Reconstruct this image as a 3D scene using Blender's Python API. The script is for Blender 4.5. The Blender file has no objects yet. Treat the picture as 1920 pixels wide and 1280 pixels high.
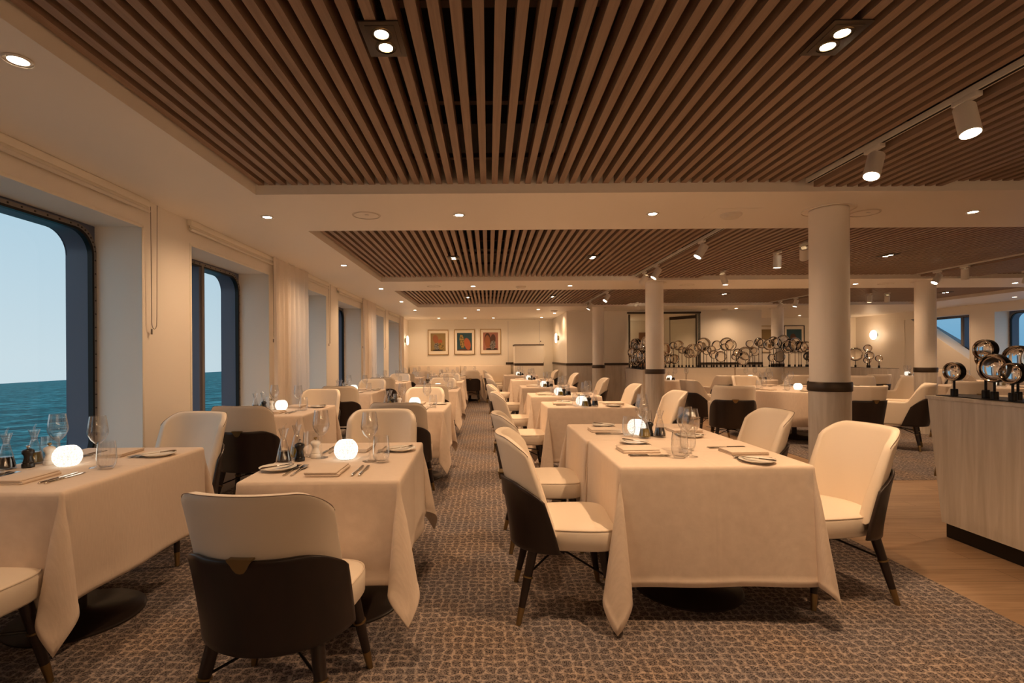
import bpy, bmesh, math, random
from mathutils import Vector, Matrix
PI = math.pi
random.seed(7)
S = bpy.context.scene
C = S.collection

# ------------------------------------------------------------------ camera
cam_d = bpy.data.cameras.new('camera'); cam = bpy.data.objects.new('camera', cam_d); C.objects.link(cam)
cam_d.sensor_width = 36.0; cam_d.lens = 18.0
cam_d.shift_x = 44 / 1920; cam_d.shift_y = 28 / 1920
cam_d.clip_end = 30000; cam_d.clip_start = 0.02
cam.matrix_world = Matrix.Translation((0, 0, 1.28)) @ Matrix.Rotation(PI / 2, 4, 'X') @ Matrix.Rotation(-0.006, 4, 'Z')
S.camera = cam
# ------------------------------------------------------------------ exposure, world
S.view_settings.view_transform = 'Standard'; S.view_settings.look = 'None'
S.view_settings.gamma = 1.0; S.view_settings.exposure = 0.06
S.view_settings.use_curve_mapping = False
S.cycles.use_denoising = True
S.cycles.max_bounces = 8; S.cycles.transparent_max_bounces = 24
S.cycles.diffuse_bounces = 5; S.cycles.glossy_bounces = 4; S.cycles.transmission_bounces = 8
S.cycles.caustics_reflective = False; S.cycles.caustics_refractive = False
S.cycles.sample_clamp_indirect = 8.0
W = bpy.data.worlds.new('dusk_sky'); S.world = W; W.use_nodes = True
nt = W.node_tree; nt.nodes.clear()
_o = nt.nodes.new('ShaderNodeOutputWorld'); _b = nt.nodes.new('ShaderNodeBackground')
_t = nt.nodes.new('ShaderNodeTexCoord'); _s = nt.nodes.new('ShaderNodeSeparateXYZ')
_r = nt.nodes.new('ShaderNodeValToRGB'); _r2 = nt.nodes.new('ShaderNodeValToRGB')
_m = nt.nodes.new('ShaderNodeMix'); _m.data_type = 'RGBA'
_mr = nt.nodes.new('ShaderNodeMapRange'); _mr.inputs[1].default_value = -0.5; _mr.inputs[2].default_value = 0.5
nt.links.new(_t.outputs['Generated'], _s.inputs[0])
nt.links.new(_s.outputs['Z'], _r.inputs[0]); nt.links.new(_s.outputs['Z'], _r2.inputs[0])
nt.links.new(_s.outputs['X'], _mr.inputs[0]); nt.links.new(_mr.outputs[0], _m.inputs['Factor'])
e = _r.color_ramp.elements
e[0].position = 0.0; e[0].color = (0.62, 0.75, 0.80, 1)
e[1].position = 0.32; e[1].color = (0.40, 0.62, 0.76, 1)
e = _r2.color_ramp.elements
e[0].position = -0.0; e[0].color = (0.16, 0.38, 0.58, 1)
e[1].position = 0.15; e[1].color = (0.30, 0.55, 0.72, 1)
nt.links.new(_r.outputs[0], _m.inputs['A']); nt.links.new(_r2.outputs[0], _m.inputs['B'])
nt.links.new(_m.outputs['Result'], _b.inputs[0]); nt.links.new(_b.outputs[0], _o.inputs[0])
_b.inputs[1].default_value = 0.96
WARM = (1.0, 0.625, 0.35)
P_DOWN, P_BEAM, P_TRACK, P_PANEL, P_REAR_FILL = 28, 33, 30, 33, 18

# ------------------------------------------------------------------ materials
def mat(name, color=(.8, .8, .8), rough=.5, metal=0.0, spec=0.5):
    m = bpy.data.materials.new(name); m.use_nodes = True
    b = m.node_tree.nodes['Principled BSDF']
    b.inputs['Base Color'].default_value = (*color, 1); b.inputs['Roughness'].default_value = rough
    b.inputs['Metallic'].default_value = metal; b.inputs['Specular IOR Level'].default_value = spec
    return m
def nd(m, t, **kw):
    n = m.node_tree.nodes.new(t)
    for k, v in kw.items(): setattr(n, k, v)
    return n
def ln(m, a, b): m.node_tree.links.new(a, b)
def bsdf(m): return m.node_tree.nodes['Principled BSDF']
def coords(m, scale=(1, 1, 1), kind='Object', rot=(0, 0, 0)):
    t = nd(m, 'ShaderNodeTexCoord'); p = nd(m, 'ShaderNodeMapping'); p.inputs['Scale'].default_value = scale
    p.inputs['Rotation'].default_value = rot
    ln(m, t.outputs[kind], p.inputs[0]); return p.outputs[0]
def wcoords(m, scale=(1, 1, 1)):
    t = nd(m, 'ShaderNodeNewGeometry'); p = nd(m, 'ShaderNodeMapping'); p.inputs['Scale'].default_value = scale
    ln(m, t.outputs['Position'], p.inputs[0]); return p.outputs[0]
def ramp(m, fac, stops):
    r = nd(m, 'ShaderNodeValToRGB'); e = r.color_ramp.elements
    while len(e) < len(stops): e.new(0.5)
    for i, (p, c) in enumerate(stops): e[i].position = p; e[i].color = (*c, 1)
    ln(m, fac, r.inputs[0]); return r.outputs[0]
def bump(m, h, strength=.3, dist=.01):
    b = nd(m, 'ShaderNodeBump'); b.inputs['Strength'].default_value = strength; b.inputs['Distance'].default_value = dist
    ln(m, h, b.inputs['Height']); ln(m, b.outputs[0], bsdf(m).inputs['Normal'])
def noise(m, vec, scale, detail=3, rough=.5, dist=0):
    n = nd(m, 'ShaderNodeTexNoise'); n.inputs['Scale'].default_value = scale; n.inputs['Detail'].default_value = detail
    n.inputs['Roughness'].default_value = rough; n.inputs['Distortion'].default_value = dist
    ln(m, vec, n.inputs['Vector']); return n.outputs['Fac']
def mixc(m, fac, a, b, mode='MIX'):
    x = nd(m, 'ShaderNodeMix'); x.data_type = 'RGBA'; x.blend_type = mode
    for k, v in (('Factor', fac), ('A', a), ('B', b)):
        s = x.inputs[k]
        if isinstance(v, (int, float)): s.default_value = v
        elif isinstance(v, tuple): s.default_value = (*v, 1)
        else: ln(m, v, s)
    return x.outputs['Result']
def wood(name, c1, c2, scale=(30, 30, 2), rough=.5, kind='Object', world=False):
    m = mat(name, c1, rough)
    v = wcoords(m, scale) if world else coords(m, scale, kind)
    n = noise(m, v, 1.0, 6, .6, .6)
    c = ramp(m, n, [(.3, c1), (.7, c2)])
    ln(m, c, bsdf(m).inputs['Base Color']); bump(m, n, .08, .004)
    return m
M = {}
m = M['paint'] = mat('warm_white_paint', (.86, .80, .72), .55)
bump(m, noise(m, wcoords(m), 90, 2), .03, .002)
m = M['ceil'] = mat('ceiling_paint', (.88, .82, .74), .5)
M['panel'] = mat('wall_panel_paint', (.86, .80, .70), .45)
M['slat'] = wood('walnut_slat', (.25, .16, .11), (.35, .235, .165), (60, 2.2, 60), .5)
M['black'] = mat('black_plenum', (.008, .007, .006), .9)
M['batten'] = mat('dark_batten', (.10, .06, .04), .7)
# carpet: flecked cells outlined in beige
m = M['carpet'] = mat('woven_carpet', (.3, .25, .22), .95, spec=.1)
v = wcoords(m, (1, 1, 1))
vo = nd(m, 'ShaderNodeTexVoronoi', feature='DISTANCE_TO_EDGE'); vo.inputs['Scale'].default_value = 22; vo.inputs['Randomness'].default_value = .52
vadd = nd(m, 'ShaderNodeVectorMath', operation='ADD'); vsc = nd(m, 'ShaderNodeVectorMath', operation='SCALE'); vsc.inputs['Scale'].default_value = .032
nv = nd(m, 'ShaderNodeTexNoise'); nv.inputs['Scale'].default_value = 75; nv.inputs['Detail'].default_value = 3
ln(m, v, nv.inputs['Vector']); ln(m, nv.outputs['Color'], vsc.inputs[0]); ln(m, v, vadd.inputs[0]); ln(m, vsc.outputs[0], vadd.inputs[1])
ln(m, vadd.outputs[0], vo.inputs['Vector'])
ed = ramp(m, vo.outputs['Distance'], [(.0, (1, 1, 1)), (.17, (0, 0, 0))])
keep = ramp(m, noise(m, v, 34, 2), [(.36, (.25, .25, .25)), (.58, (1, 1, 1))])
fl = noise(m, v, 150, 3, .65)
big = noise(m, v, 2.4, 2)
inside = mixc(m, ramp(m, fl, [(.42, (0, 0, 0)), (.58, (1, 1, 1))]), (.040, .030, .028), ramp(m, big, [(.38, (.25, .195, .165)), (.6, (.215, .19, .19))]))
lite = ramp(m, big, [(.36, (.50, .385, .30)), (.6, (.42, .35, .31))])
cc = mixc(m, mixc(m, 1.0, ed, keep, 'MULTIPLY'), inside, lite)
ln(m, cc, bsdf(m).inputs['Base Color']); bump(m, fl, .5, .006)
# plank floor
m = M['oakfloor'] = mat('oak_plank_floor', (.4, .25, .15), .42)
v = wcoords(m, (1, 1, 1))
br = nd(m, 'ShaderNodeTexBrick'); br.inputs['Scale'].default_value = 1.0; br.inputs['Brick Width'].default_value = 1.2; br.inputs['Row Height'].default_value = .16
br.inputs['Mortar Size'].default_value = .0018; br.inputs['Color1'].default_value = (.36, .23, .135, 1); br.inputs['Color2'].default_value = (.45, .30, .18, 1); br.inputs['Mortar'].default_value = (.12, .07, .04, 1)
ln(m, v, br.inputs['Vector'])
g = ramp(m, noise(m, wcoords(m, (1.5, 26, 1)), 1.6, 5, .6, .5), [(.3, (.66, .62, .58)), (.7, (1, 1, 1))])
ln(m, mixc(m, 1.0, br.outputs['Color'], g, 'MULTIPLY'), bsdf(m).inputs['Base Color'])
M['oak'] = wood('pale_oak_veneer', (.53, .47, .40), (.69, .63, .56), (22, 22, 1.6), .5)
M['darkwood'] = wood('dark_stained_wood', (.011, .006, .0045), (.026, .013, .009), (9, 9, 1.6), .36)
M['bronze'] = mat('dark_bronze_band', (.075, .055, .04), .4, .7)
M['brass'] = mat('aged_brass', (.32, .225, .105), .38, 1.0)
m = M['leather'] = mat('cream_leather', (.78, .68, .56), .42, spec=.4)
bump(m, noise(m, coords(m), 420, 2), .06, .001)
M['piping'] = mat('cream_piping', (.70, .59, .47), .45)
M['darkpiping'] = mat('dark_piping', (.20, .14, .10), .5)
m = M['linen'] = mat('linen_tablecloth', (.72, .61, .51), .85, spec=.15)
bs = bsdf(m); bs.inputs['Sheen Weight'].default_value = .1
wv = nd(m, 'ShaderNodeTexChecker'); wv.inputs['Scale'].default_value = 300
lv = coords(m, (1, 1, 1)); nf = noise(m, lv, 14, 4, .6)
ln(m, ramp(m, noise(m, coords(m, (20, 260, 20)), 1, 3), [(.3, (.67, .55, .445)), (.7, (.73, .605, .495))]), bs.inputs['Base Color'])
sx_ = nd(m, 'ShaderNodeSeparateXYZ'); ln(m, lv, sx_.inputs[0]); mn_ = nd(m, 'ShaderNodeMath', operation='MINIMUM')
for i_, ax in enumerate('XY'):
    ab = nd(m, 'ShaderNodeMath', operation='ABSOLUTE'); ln(m, sx_.outputs[ax], ab.inputs[0]); ln(m, ab.outputs[0], mn_.inputs[i_])
cr = nd(m, 'ShaderNodeMapRange'); cr.interpolation_type = 'SMOOTHSTEP'; cr.inputs[2].default_value = .016; cr.inputs[3].default_value = .9; cr.inputs[4].default_value = 0; ln(m, mn_.outputs[0], cr.inputs[0])
hs = nd(m, 'ShaderNodeMath', operation='ADD'); ln(m, nf, hs.inputs[0]); ln(m, cr.outputs[0], hs.inputs[1])
bump(m, hs.outputs[0], .22, .006)
M['napkin'] = mat('linen_napkin', (.70, .585, .48), .85, spec=.1)
M['china'] = mat('white_china', (.82, .77, .69), .12)
M['steel'] = mat('polished_cutlery', (.62, .58, .53), .14, 1.0)
M['blackwood'] = mat('black_lacquer', (.012, .010, .009), .3)
M['whitewood'] = mat('white_lacquer', (.80, .74, .66), .35)
M['blackmetal'] = mat('black_metal', (.015, .012, .010), .38, .6)
M['tablebase'] = mat('dark_table_base', (.018, .011, .008), .35)
M['whitemetal'] = mat('white_metal', (.78, .73, .66), .4)
M['plastic'] = mat('white_plastic', (.76, .70, .61), .5)
M['chrome'] = mat('mirror_chrome', (.75, .68, .60), .08, 1.0)
M['oil'] = mat('olive_oil', (.30, .21, .015), .1); bsdf(M['oil']).inputs['Transmission Weight'].default_value = .25
M['vinegar'] = mat('dark_vinegar', (.010, .005, .004), .08)
M['hull'] = mat('blue_grey_hull_paint', (.105, .115, .165), .4)
M['jamb'] = mat('window_jamb_paint', (.62, .60, .58), .5)
M['trim'] = mat('beige_window_trim', (.21, .18, .155), .6)
M['doorwood'] = wood('brown_door_wood', (.22, .11, .055), (.30, .16, .08), (20, 20, 1.5), .5)
M['gold'] = mat('gilt_frame', (.45, .30, .13), .4, .8)
M['mat'] = mat('cream_picture_mat', (.80, .72, .60), .8)
for k, c in dict(ochre=(.24, .165, .06), teal=(.012, .055, .075), rose=(.30, .12, .085), orange=(.34, .085, .03), yellow=(.30, .20, .05), umber=(.07, .028, .016), mottled=(.20, .18, .16), rust=(.26, .09, .035), ink=(.02, .015, .012)).items():
    M['art_' + k] = mat('paint_' + k, c, .7)
for k in ('art_mottled', 'art_yellow'):
    m = M[k]; cbase = tuple(bsdf(m).inputs['Base Color'].default_value)[:3]
    ln(m, ramp(m, noise(m, wcoords(m), 26, 3), [(.42, tuple(x * .25 for x in cbase)), (.52, cbase)]), bsdf(m).inputs['Base Color'])
def emis(name, color, strength, sample=False):
    m = bpy.data.materials.new(name); m.use_nodes = True; t = m.node_tree; t.nodes.clear()
    o = t.nodes.new('ShaderNodeOutputMaterial'); e_ = t.nodes.new('ShaderNodeEmission')
    e_.inputs[0].default_value = (*color, 1); e_.inputs[1].default_value = strength
    t.links.new(e_.outputs[0], o.inputs[0])
    if not sample: m.cycles.emission_sampling = 'NONE'
    return m
M['bulb'] = emis('lamp_face', (1, .82, .58), 40)
m = M['globe'] = emis('candle_globe_glass', (1, .90, .74), 2.0, True)
vg = nd(m, 'ShaderNodeTexVoronoi', feature='DISTANCE_TO_EDGE'); vg.inputs['Scale'].default_value = 85; ln(m, coords(m), vg.inputs['Vector'])
mg = nd(m, 'ShaderNodeMapRange'); mg.inputs[2].default_value = .25; mg.inputs[3].default_value = .8; mg.inputs[4].default_value = 2.3; ln(m, vg.outputs['Distance'], mg.inputs[0])
ln(m, mg.outputs[0], m.node_tree.nodes['Emission'].inputs[1])
M['sconce'] = emis('sconce_glass', (1, .84, .58), 5.0, True)
M['strip'] = emis('counter_light', (1, .80, .5), 2.5)
def thin_glass(name, tint=(.97, .97, .97), k=1.0, rough=.0, edge=1.0):
    m = bpy.data.materials.new(name); m.use_nodes = True; t = m.node_tree; t.nodes.clear()
    o = t.nodes.new('ShaderNodeOutputMaterial'); a = t.nodes.new('ShaderNodeBsdfTransparent'); g = t.nodes.new('ShaderNodeBsdfGlossy')
    f = t.nodes.new('ShaderNodeFresnel'); f.inputs[0].default_value = 1.5; mm = t.nodes.new('ShaderNodeMath'); mm.operation = 'MULTIPLY'; mm.inputs[1].default_value = k
    gm = t.nodes.new('ShaderNodeNewGeometry'); io = t.nodes.new('ShaderNodeMapRange'); io.inputs[3].default_value = 1.5; io.inputs[4].default_value = 1/1.5
    t.links.new(gm.outputs['Backfacing'], io.inputs[0]); t.links.new(io.outputs[0], f.inputs[0])
    x = t.nodes.new('ShaderNodeMixShader'); a.inputs[0].default_value = (*tint, 1); g.inputs['Roughness'].default_value = rough
    lw = t.nodes.new('ShaderNodeLayerWeight'); lw.inputs[0].default_value = .25
    er = t.nodes.new('ShaderNodeValToRGB'); er.color_ramp.elements[0].position = .74; er.color_ramp.elements[0].color = (*tint, 1); er.color_ramp.elements[1].position = 1.0; er.color_ramp.elements[1].color = (*(q * edge for q in tint), 1)
    t.links.new(lw.outputs['Facing'], er.inputs[0]); t.links.new(er.outputs[0], a.inputs[0])
    t.links.new(f.outputs[0], mm.inputs[0]); t.links.new(mm.outputs[0], x.inputs[0]); t.links.new(a.outputs[0], x.inputs[1]); t.links.new(g.outputs[0], x.inputs[2]); t.links.new(x.outputs[0], o.inputs[0])
    return m
M['glass'] = thin_glass('clear_drinking_glass', (.99, .99, .99), 2.0, .01, .35)
M['pane'] = thin_glass('window_glass', (.98, .99, 1.0), .35)
M['doorglass'] = thin_glass('door_glass', (.93, .93, .91), .9)
m = M['lens'] = bpy.data.materials.new('crystal_lens'); m.use_nodes = True
b = bsdf(m); b.inputs['Transmission Weight'].default_value = 1; b.inputs['Roughness'].default_value = 0; b.inputs['IOR'].default_value = 1.46; b.inputs['Base Color'].default_value = (.95, .90, .84, 1)
# sheer curtain
m = M['sheer'] = bpy.data.materials.new('sheer_curtain'); m.use_nodes = True; t = m.node_tree; t.nodes.clear()
o = t.nodes.new('ShaderNodeOutputMaterial'); d = t.nodes.new('ShaderNodeBsdfDiffuse'); tr = t.nodes.new('ShaderNodeBsdfTranslucent'); tp = t.nodes.new('ShaderNodeBsdfTransparent')
d.inputs[0].default_value = (.92, .85, .78, 1); tr.inputs[0].default_value = (.90, .85, .80, 1)
x1 = t.nodes.new('ShaderNodeMixShader'); x1.inputs[0].default_value = .30; x2 = t.nodes.new('ShaderNodeMixShader'); x2.inputs[0].default_value = .12
t.links.new(d.outputs[0], x1.inputs[1]); t.links.new(tr.outputs[0], x1.inputs[2]); t.links.new(x1.outputs[0], x2.inputs[1]); t.links.new(tp.outputs[0], x2.inputs[2]); t.links.new(x2.outputs[0], o.inputs[0])
# sea
m = M['sea'] = mat('sea_water', (.02, .2, .25), .6, spec=.06)
v = wcoords(m, (.45, 1, 1))
n1 = noise(m, v, .16, 9, .66, 1.6); n2 = noise(m, v, .9, 6, .6, .8)
hv = nd(m, 'ShaderNodeMath', operation='MULTIPLY_ADD'); hv.inputs[1].default_value = .35; ln(m, n2, hv.inputs[0]); ln(m, n1, hv.inputs[2])
ln(m, ramp(m, hv.outputs[0], [(.585, (.002, .060, .070)), (.67, (.008, .155, .17)), (.73, (.03, .27, .29)), (.81, (.18, .50, .52))]), bsdf(m).inputs['Base Color'])
bump(m, hv.outputs[0], .6, 1.0)

# ------------------------------------------------------------------ mesh helpers
class MB:
    def __init__(s): s.bm = bmesh.new()
    def box(s, c, size, bev=0, rotz=0, seg=2, mi=0):
        mt = Matrix.Translation(c) @ Matrix.Rotation(rotz, 4, 'Z') @ Matrix.Diagonal((*size, 1))
        r = bmesh.ops.create_cube(s.bm, size=1, matrix=mt); vs = r['verts']
        fs = {f for v_ in vs for f in v_.link_faces}
        for f in fs: f.material_index = mi
        if bev:
            es = list({e_ for v_ in vs for e_ in v_.link_edges})
            bmesh.ops.bevel(s.bm, geom=es, offset=bev, segments=seg, profile=.5, affect='EDGES')
        return s
    def span(s, a, b, bev=0, mi=0):
        return s.box(((a[0]+b[0])/2, (a[1]+b[1])/2, (a[2]+b[2])/2), (abs(b[0]-a[0]), abs(b[1]-a[1]), abs(b[2]-a[2])), bev, mi=mi)
    def loops(s, rows, closed=True, cap0=False, cap1=False, mi=0):
        vv = [[s.bm.verts.new(p) for p in r] for r in rows]
        n = len(vv[0])
        for i in range(len(vv) - 1):
            for j in range(n if closed else n - 1):
                k = (j + 1) % n
                f = s.bm.faces.new((vv[i][j], vv[i][k], vv[i+1][k], vv[i+1][j])); f.material_index = mi
        if cap0: s.bm.faces.new(list(reversed(vv[0]))).material_index = mi
        if cap1: s.bm.faces.new(vv[-1]).material_index = mi
        return vv
    def lathe(s, prof, seg=20, c=(0, 0, 0), mi=0, mt=None, cap=True):
        rows = []
        for r, z in prof:
            row = [Vector((r * math.cos(2*PI*i/seg), r * math.sin(2*PI*i/seg), z)) for i in range(seg)]
            if mt: row = [mt @ p for p in row]
            rows.append([p + Vector(c) for p in row])
        s.loops(rows, True, cap, cap, mi); return s
    def tube(s, pts, rad, seg=8, mi=0):
        pts = [Vector(p) for p in pts]; rows = []
        rads = rad if isinstance(rad, (list, tuple)) else [rad] * len(pts)
        for i, p in enumerate(pts):
            t_ = (pts[min(i+1, len(pts)-1)] - pts[max(i-1, 0)]).normalized()
            a = t_.orthogonal().normalized() if i == 0 else (a - t_ * a.dot(t_)).normalized()
            b_ = t_.cross(a)
            rows.append([p + (a * math.cos(2*PI*k/seg) + b_ * math.sin(2*PI*k/seg)) * rads[i] for k in range(seg)])
        s.loops(rows, True, True, True, mi); return s
    def prism(s, poly, d, mt=None, mi=0):
        """poly in xy, extruded 0..d in z, then transformed"""
        mt = mt or Matrix()
        a = [mt @ Vector((p[0], p[1], 0)) for p in poly]; b_ = [mt @ Vector((p[0], p[1], d)) for p in poly]
        s.loops([a, b_], True, True, True, mi); return s
    def build(s, name, material, parent=None, smooth=40, solid=0):
        bmesh.ops.recalc_face_normals(s.bm, faces=s.bm.faces[:])
        me = bpy.data.meshes.new(name); s.bm.to_mesh(me); s.bm.free()
        for mm_ in (material if isinstance(material, (list, tuple)) else [material]): me.materials.append(mm_)
        if smooth:
            me.polygons.foreach_set('use_smooth', [True] * len(me.polygons)); me.set_sharp_from_angle(angle=math.radians(smooth))
        ob = bpy.data.objects.new(name, me); C.objects.link(ob)
        if parent: ob.parent = parent
        if solid:
            md = ob.modifiers.new('thickness', 'SOLIDIFY'); md.thickness = solid; md.offset = -1
        return ob
def tag(o, label=None, cat=None, group=None, kind=None):
    if label: o['label'] = label
    if cat: o['category'] = cat
    if group: o['group'] = group
    if kind: o['kind'] = kind
    return o
def thing(name, label, cat, loc=(0, 0, 0), rz=0, group=None):
    o = bpy.data.objects.new(name, None); C.objects.link(o); o.empty_display_size = .1
    o.location = loc; o.rotation_euler = (0, 0, rz); return tag(o, label, cat, group)
def dup(o, parent=None, depth=9):
    c = o.copy(); C.objects.link(c); c.parent = parent
    if depth > 0:
        for ch in o.children: dup(ch, c, depth - 1)
    return c
class Proto:
    """builds a thing once, then hands out copies of it and of its parts"""
    def __init__(s, f): s.f = f; s.o = None; s.used = False
    def put(s, loc, rz, label, group=None, depth=9, scale=None):
        if s.o is None: s.o = s.f(); o = s.o
        else: o = dup(s.o, None, depth)
        o.location = loc; o.rotation_euler = (0, 0, rz); o['label'] = label
        if scale: o.scale = scale
        if group: o['group'] = group
        return o
def struct(mb, name, material, parent=None, smooth=40):
    o = mb.build(name, material, parent, smooth)
    if not parent: o['kind'] = 'structure'
    return o
def spot(name, loc, target, power, angle=100, blend=.7, rad=.04, parent=None, color=WARM):
    d_ = bpy.data.lights.new(name, 'SPOT'); d_.energy = power; d_.color = color; d_.spot_size = math.radians(angle); d_.spot_blend = blend; d_.shadow_soft_size = rad
    o_ = bpy.data.objects.new(name, d_); C.objects.link(o_)
    dr = (Vector(target) - Vector(loc)).normalized()
    o_.rotation_euler = dr.to_track_quat('-Z', 'Y').to_euler(); o_.location = loc
    if parent: o_.parent = parent; o_.location = Vector(loc) - parent.location
    return o_

# ------------------------------------------------------------------ room shell
XL, XR, YB, YC, Y0, ZC = -2.54, 11.7, 16.3, 13.4, -3.0, 2.45
PX0, PX1 = -1.664, 10.04
PANELS = [(-2.2, 3.675), (4.74, 7.96), (9.06, 12.1)]
# floor
b_ = MB(); b_.span((XL-.4, Y0, -.1), (2.5, YB, 0)); struct(b_, 'floor', M['carpet'])
b_ = MB(); b_.span((2.5, Y0, -.1), (XR+.4, YB+1.5, -.002)); struct(b_, 'floor_oak', M['oakfloor'])
b_ = MB(); b_.span((3.9, 5.2, -.002), (8.6, 9.2, .001)); b_.span((4.4, 2.2, -.002), (8.6, 4.6, .001)); struct(b_, 'floor_carpet_island', M['carpet'])
b_ = MB(); b_.span((8.6, Y0, -.002), (XR+.4, YB, .001)); struct(b_, 'floor_window_carpet', M['carpet'])
# ceiling soffit
b_ = MB()
b_.span((XL-.4, Y0, ZC), (PX0, YB+1.5, 2.95)); b_.span((PX1, Y0, ZC), (XR+.4, YB+1.5, 2.95))
ys = [Y0] + [q for p in PANELS for q in p] + [YB+1.5]
for i in range(0, len(ys), 2): b_.span((PX0, ys[i], ZC), (PX1, ys[i+1], 2.95))
struct(b_, 'ceiling', M['ceil'])
b_ = MB(); b_.span((XL-.4, Y0, 2.95), (XR+.4, YB+1.5, 3.0)); struct(b_, 'ceiling_plenum', M['black'])
DROPS = ((2.335, 3.29), (6.72, 7.65)); SLOTS = ((2.235, 2.335), (6.62, 6.72))
for k, (ya, yb) in enumerate(PANELS):
    b_ = MB(); x = PX0 + .02
    while x < PX1 - .02:
        if not any(a < x + .02 < c for a, c in SLOTS):
            dz = -.035 if any(a <= x + .02 <= c for a, c in DROPS) else 0
            b_.span((x, ya, 2.517 + dz), (x + .041, yb, 2.600 + dz))
        x += .0797
    struct(b_, 'ceiling_slats_%s' % ('front', 'middle', 'back')[k], M['slat'])
    b_ = MB(); yy = ya + .35
    while yy < yb: b_.span((PX0, yy, 2.601), (PX1, yy + .04, 2.63)); yy += .75
    for a, c in SLOTS: b_.span((a - .01, ya, 2.64), (c + .01, yb, 2.66))
    struct(b_, 'ceiling_battens_%s' % ('front', 'middle', 'back')[k], M['batten'])
# left and right walls with window niches
ZN0, ZN1, ND, HD = .48, 2.25, .35, .19
def rrect(y0, y1, z0, z1, r, n=8):
    p = []
    for cy, cz, a0 in ((y1-r, z1-r, 0), (y0+r, z1-r, 90), (y0+r, z0+r, 180), (y1-r, z0+r, 270)):
        for i in range(n + 1):
            a = math.radians(a0 + 90 * i / n); p.append((cy + r*math.cos(a), cz + r*math.sin(a)))
    return p
def ring_to_rect(pts, y0, y1, z0, z1, n=8):
    out = []
    for q, (cy, cz, s1, s2) in enumerate(((y1, z1, 'y', 'z'), (y0, z1, 'z', 'y'), (y0, z0, 'y', 'z'), (y1, z0, 'z', 'y'))):
        for i in range(n + 1):
            py, pz = pts[q*(n+1)+i]
            if i == n // 2: out.append((cy, cz))
            elif (i < n // 2) == (s1 == 'y'): out.append((cy, pz))
            else: out.append((py, cz))
    return out
def window(name, xw, sgn, y0, y1, inner=None, mull=None):
    """frame at the back of the niche; sgn -1 is the left wall"""
    xa = xw + sgn * ND; xb = xa + sgn * HD
    inn = inner or rrect(y0 + .03, y1 - .03, ZN0 + .04, ZN1 - .045, .17)
    if inner is None:
        out = ring_to_rect(inn, y0 - .02, y1 + .02, ZN0 - .02, ZN1 + .02)
        cy, cz = (y0 + y1) / 2, (ZN0 + ZN1) / 2
    else:
        cy = sum(p[0] for p in inn) / len(inn); cz = sum(p[1] for p in inn) / len(inn)
        out = [(cy + (p[0]-cy)*1.9, cz + (p[1]-cz)*1.9) for p in inn]
        out = [(max(y0-.02, min(y1+.02, p[0])), max(ZN0-.02, min(ZN1+.02, p[1]))) for p in out]
    P3 = lambda pts, x_: [(x_, p[0], p[1]) for p in pts]
    mb = MB(); mb.loops([P3(out, xb), P3(out, xa), P3(inn, xa), P3(inn, xb), P3(out, xb)])
    w = struct(mb, name, M['hull'], smooth=30)
    sh = lambda k_: [(cy + (p[0]-cy)*k_, cz + (p[1]-cz)*k_) for p in inn]
    mb = MB(); i1 = sh(1.0); i2 = sh(1.032)
    mb.loops([P3(i2, xa), P3(i2, xa - sgn*.018), P3(i1, xa - sgn*.018), P3(i1, xa), P3(i2, xa)])
    n = len(inn)
    for k_ in range(0, n):
        a, c = inn[k_], inn[(k_+1) % n]; L = math.hypot(c[0]-a[0], c[1]-a[1])
        for j in range(max(1, int(L / .09))):
            f = (j + .5) / max(1, int(L / .09)); yy, zz = a[0] + (c[0]-a[0])*f, a[1] + (c[1]-a[1])*f
            yy, zz = cy + (yy-cy)*1.016, cz + (zz-cz)*1.016
            mb.box((xa - sgn*.019, yy, zz), (.006, .010, .010), mi=1)
    mb.build('window_trim', [M['trim'], M['bronze']], w)
    mb = MB(); i3 = sh(.982)
    mb.loops([P3(i1, xa - sgn*.019), P3(i3, xa - sgn*.015), P3(i3, xa + sgn*.02), P3(i1, xa + sgn*.02)]); mb.build('window_gasket', M['blackmetal'], w)
    mb = MB(); mb.loops([P3(inn, xb - sgn*.012), P3(inn, xb - sgn*.004)], True, True, True); mb.build('pane', M['pane'], w, smooth=0)
    if mull:
        mb = MB(); zs = [p[1] for p in inn]; mb.span((xa - sgn*.01, mull - .05, min(zs)), (xb - sgn*.002, mull + .05, max(zs))); mb.build('mullion', M['hull'], w)
        mb = MB(); mb.span((xa - sgn*.022, mull - .016, min(zs)), (xa - sgn*.009, mull + .016, max(zs))); mb.build('mullion_cover', M['trim'], w)
    return w
LW = [(.3, 1.7), (2.27, 3.763), (4.37, 5.93), (6.5, 8.02), (8.65, 10.2), (10.8, 12.4), (13.0, 14.5)]
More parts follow.
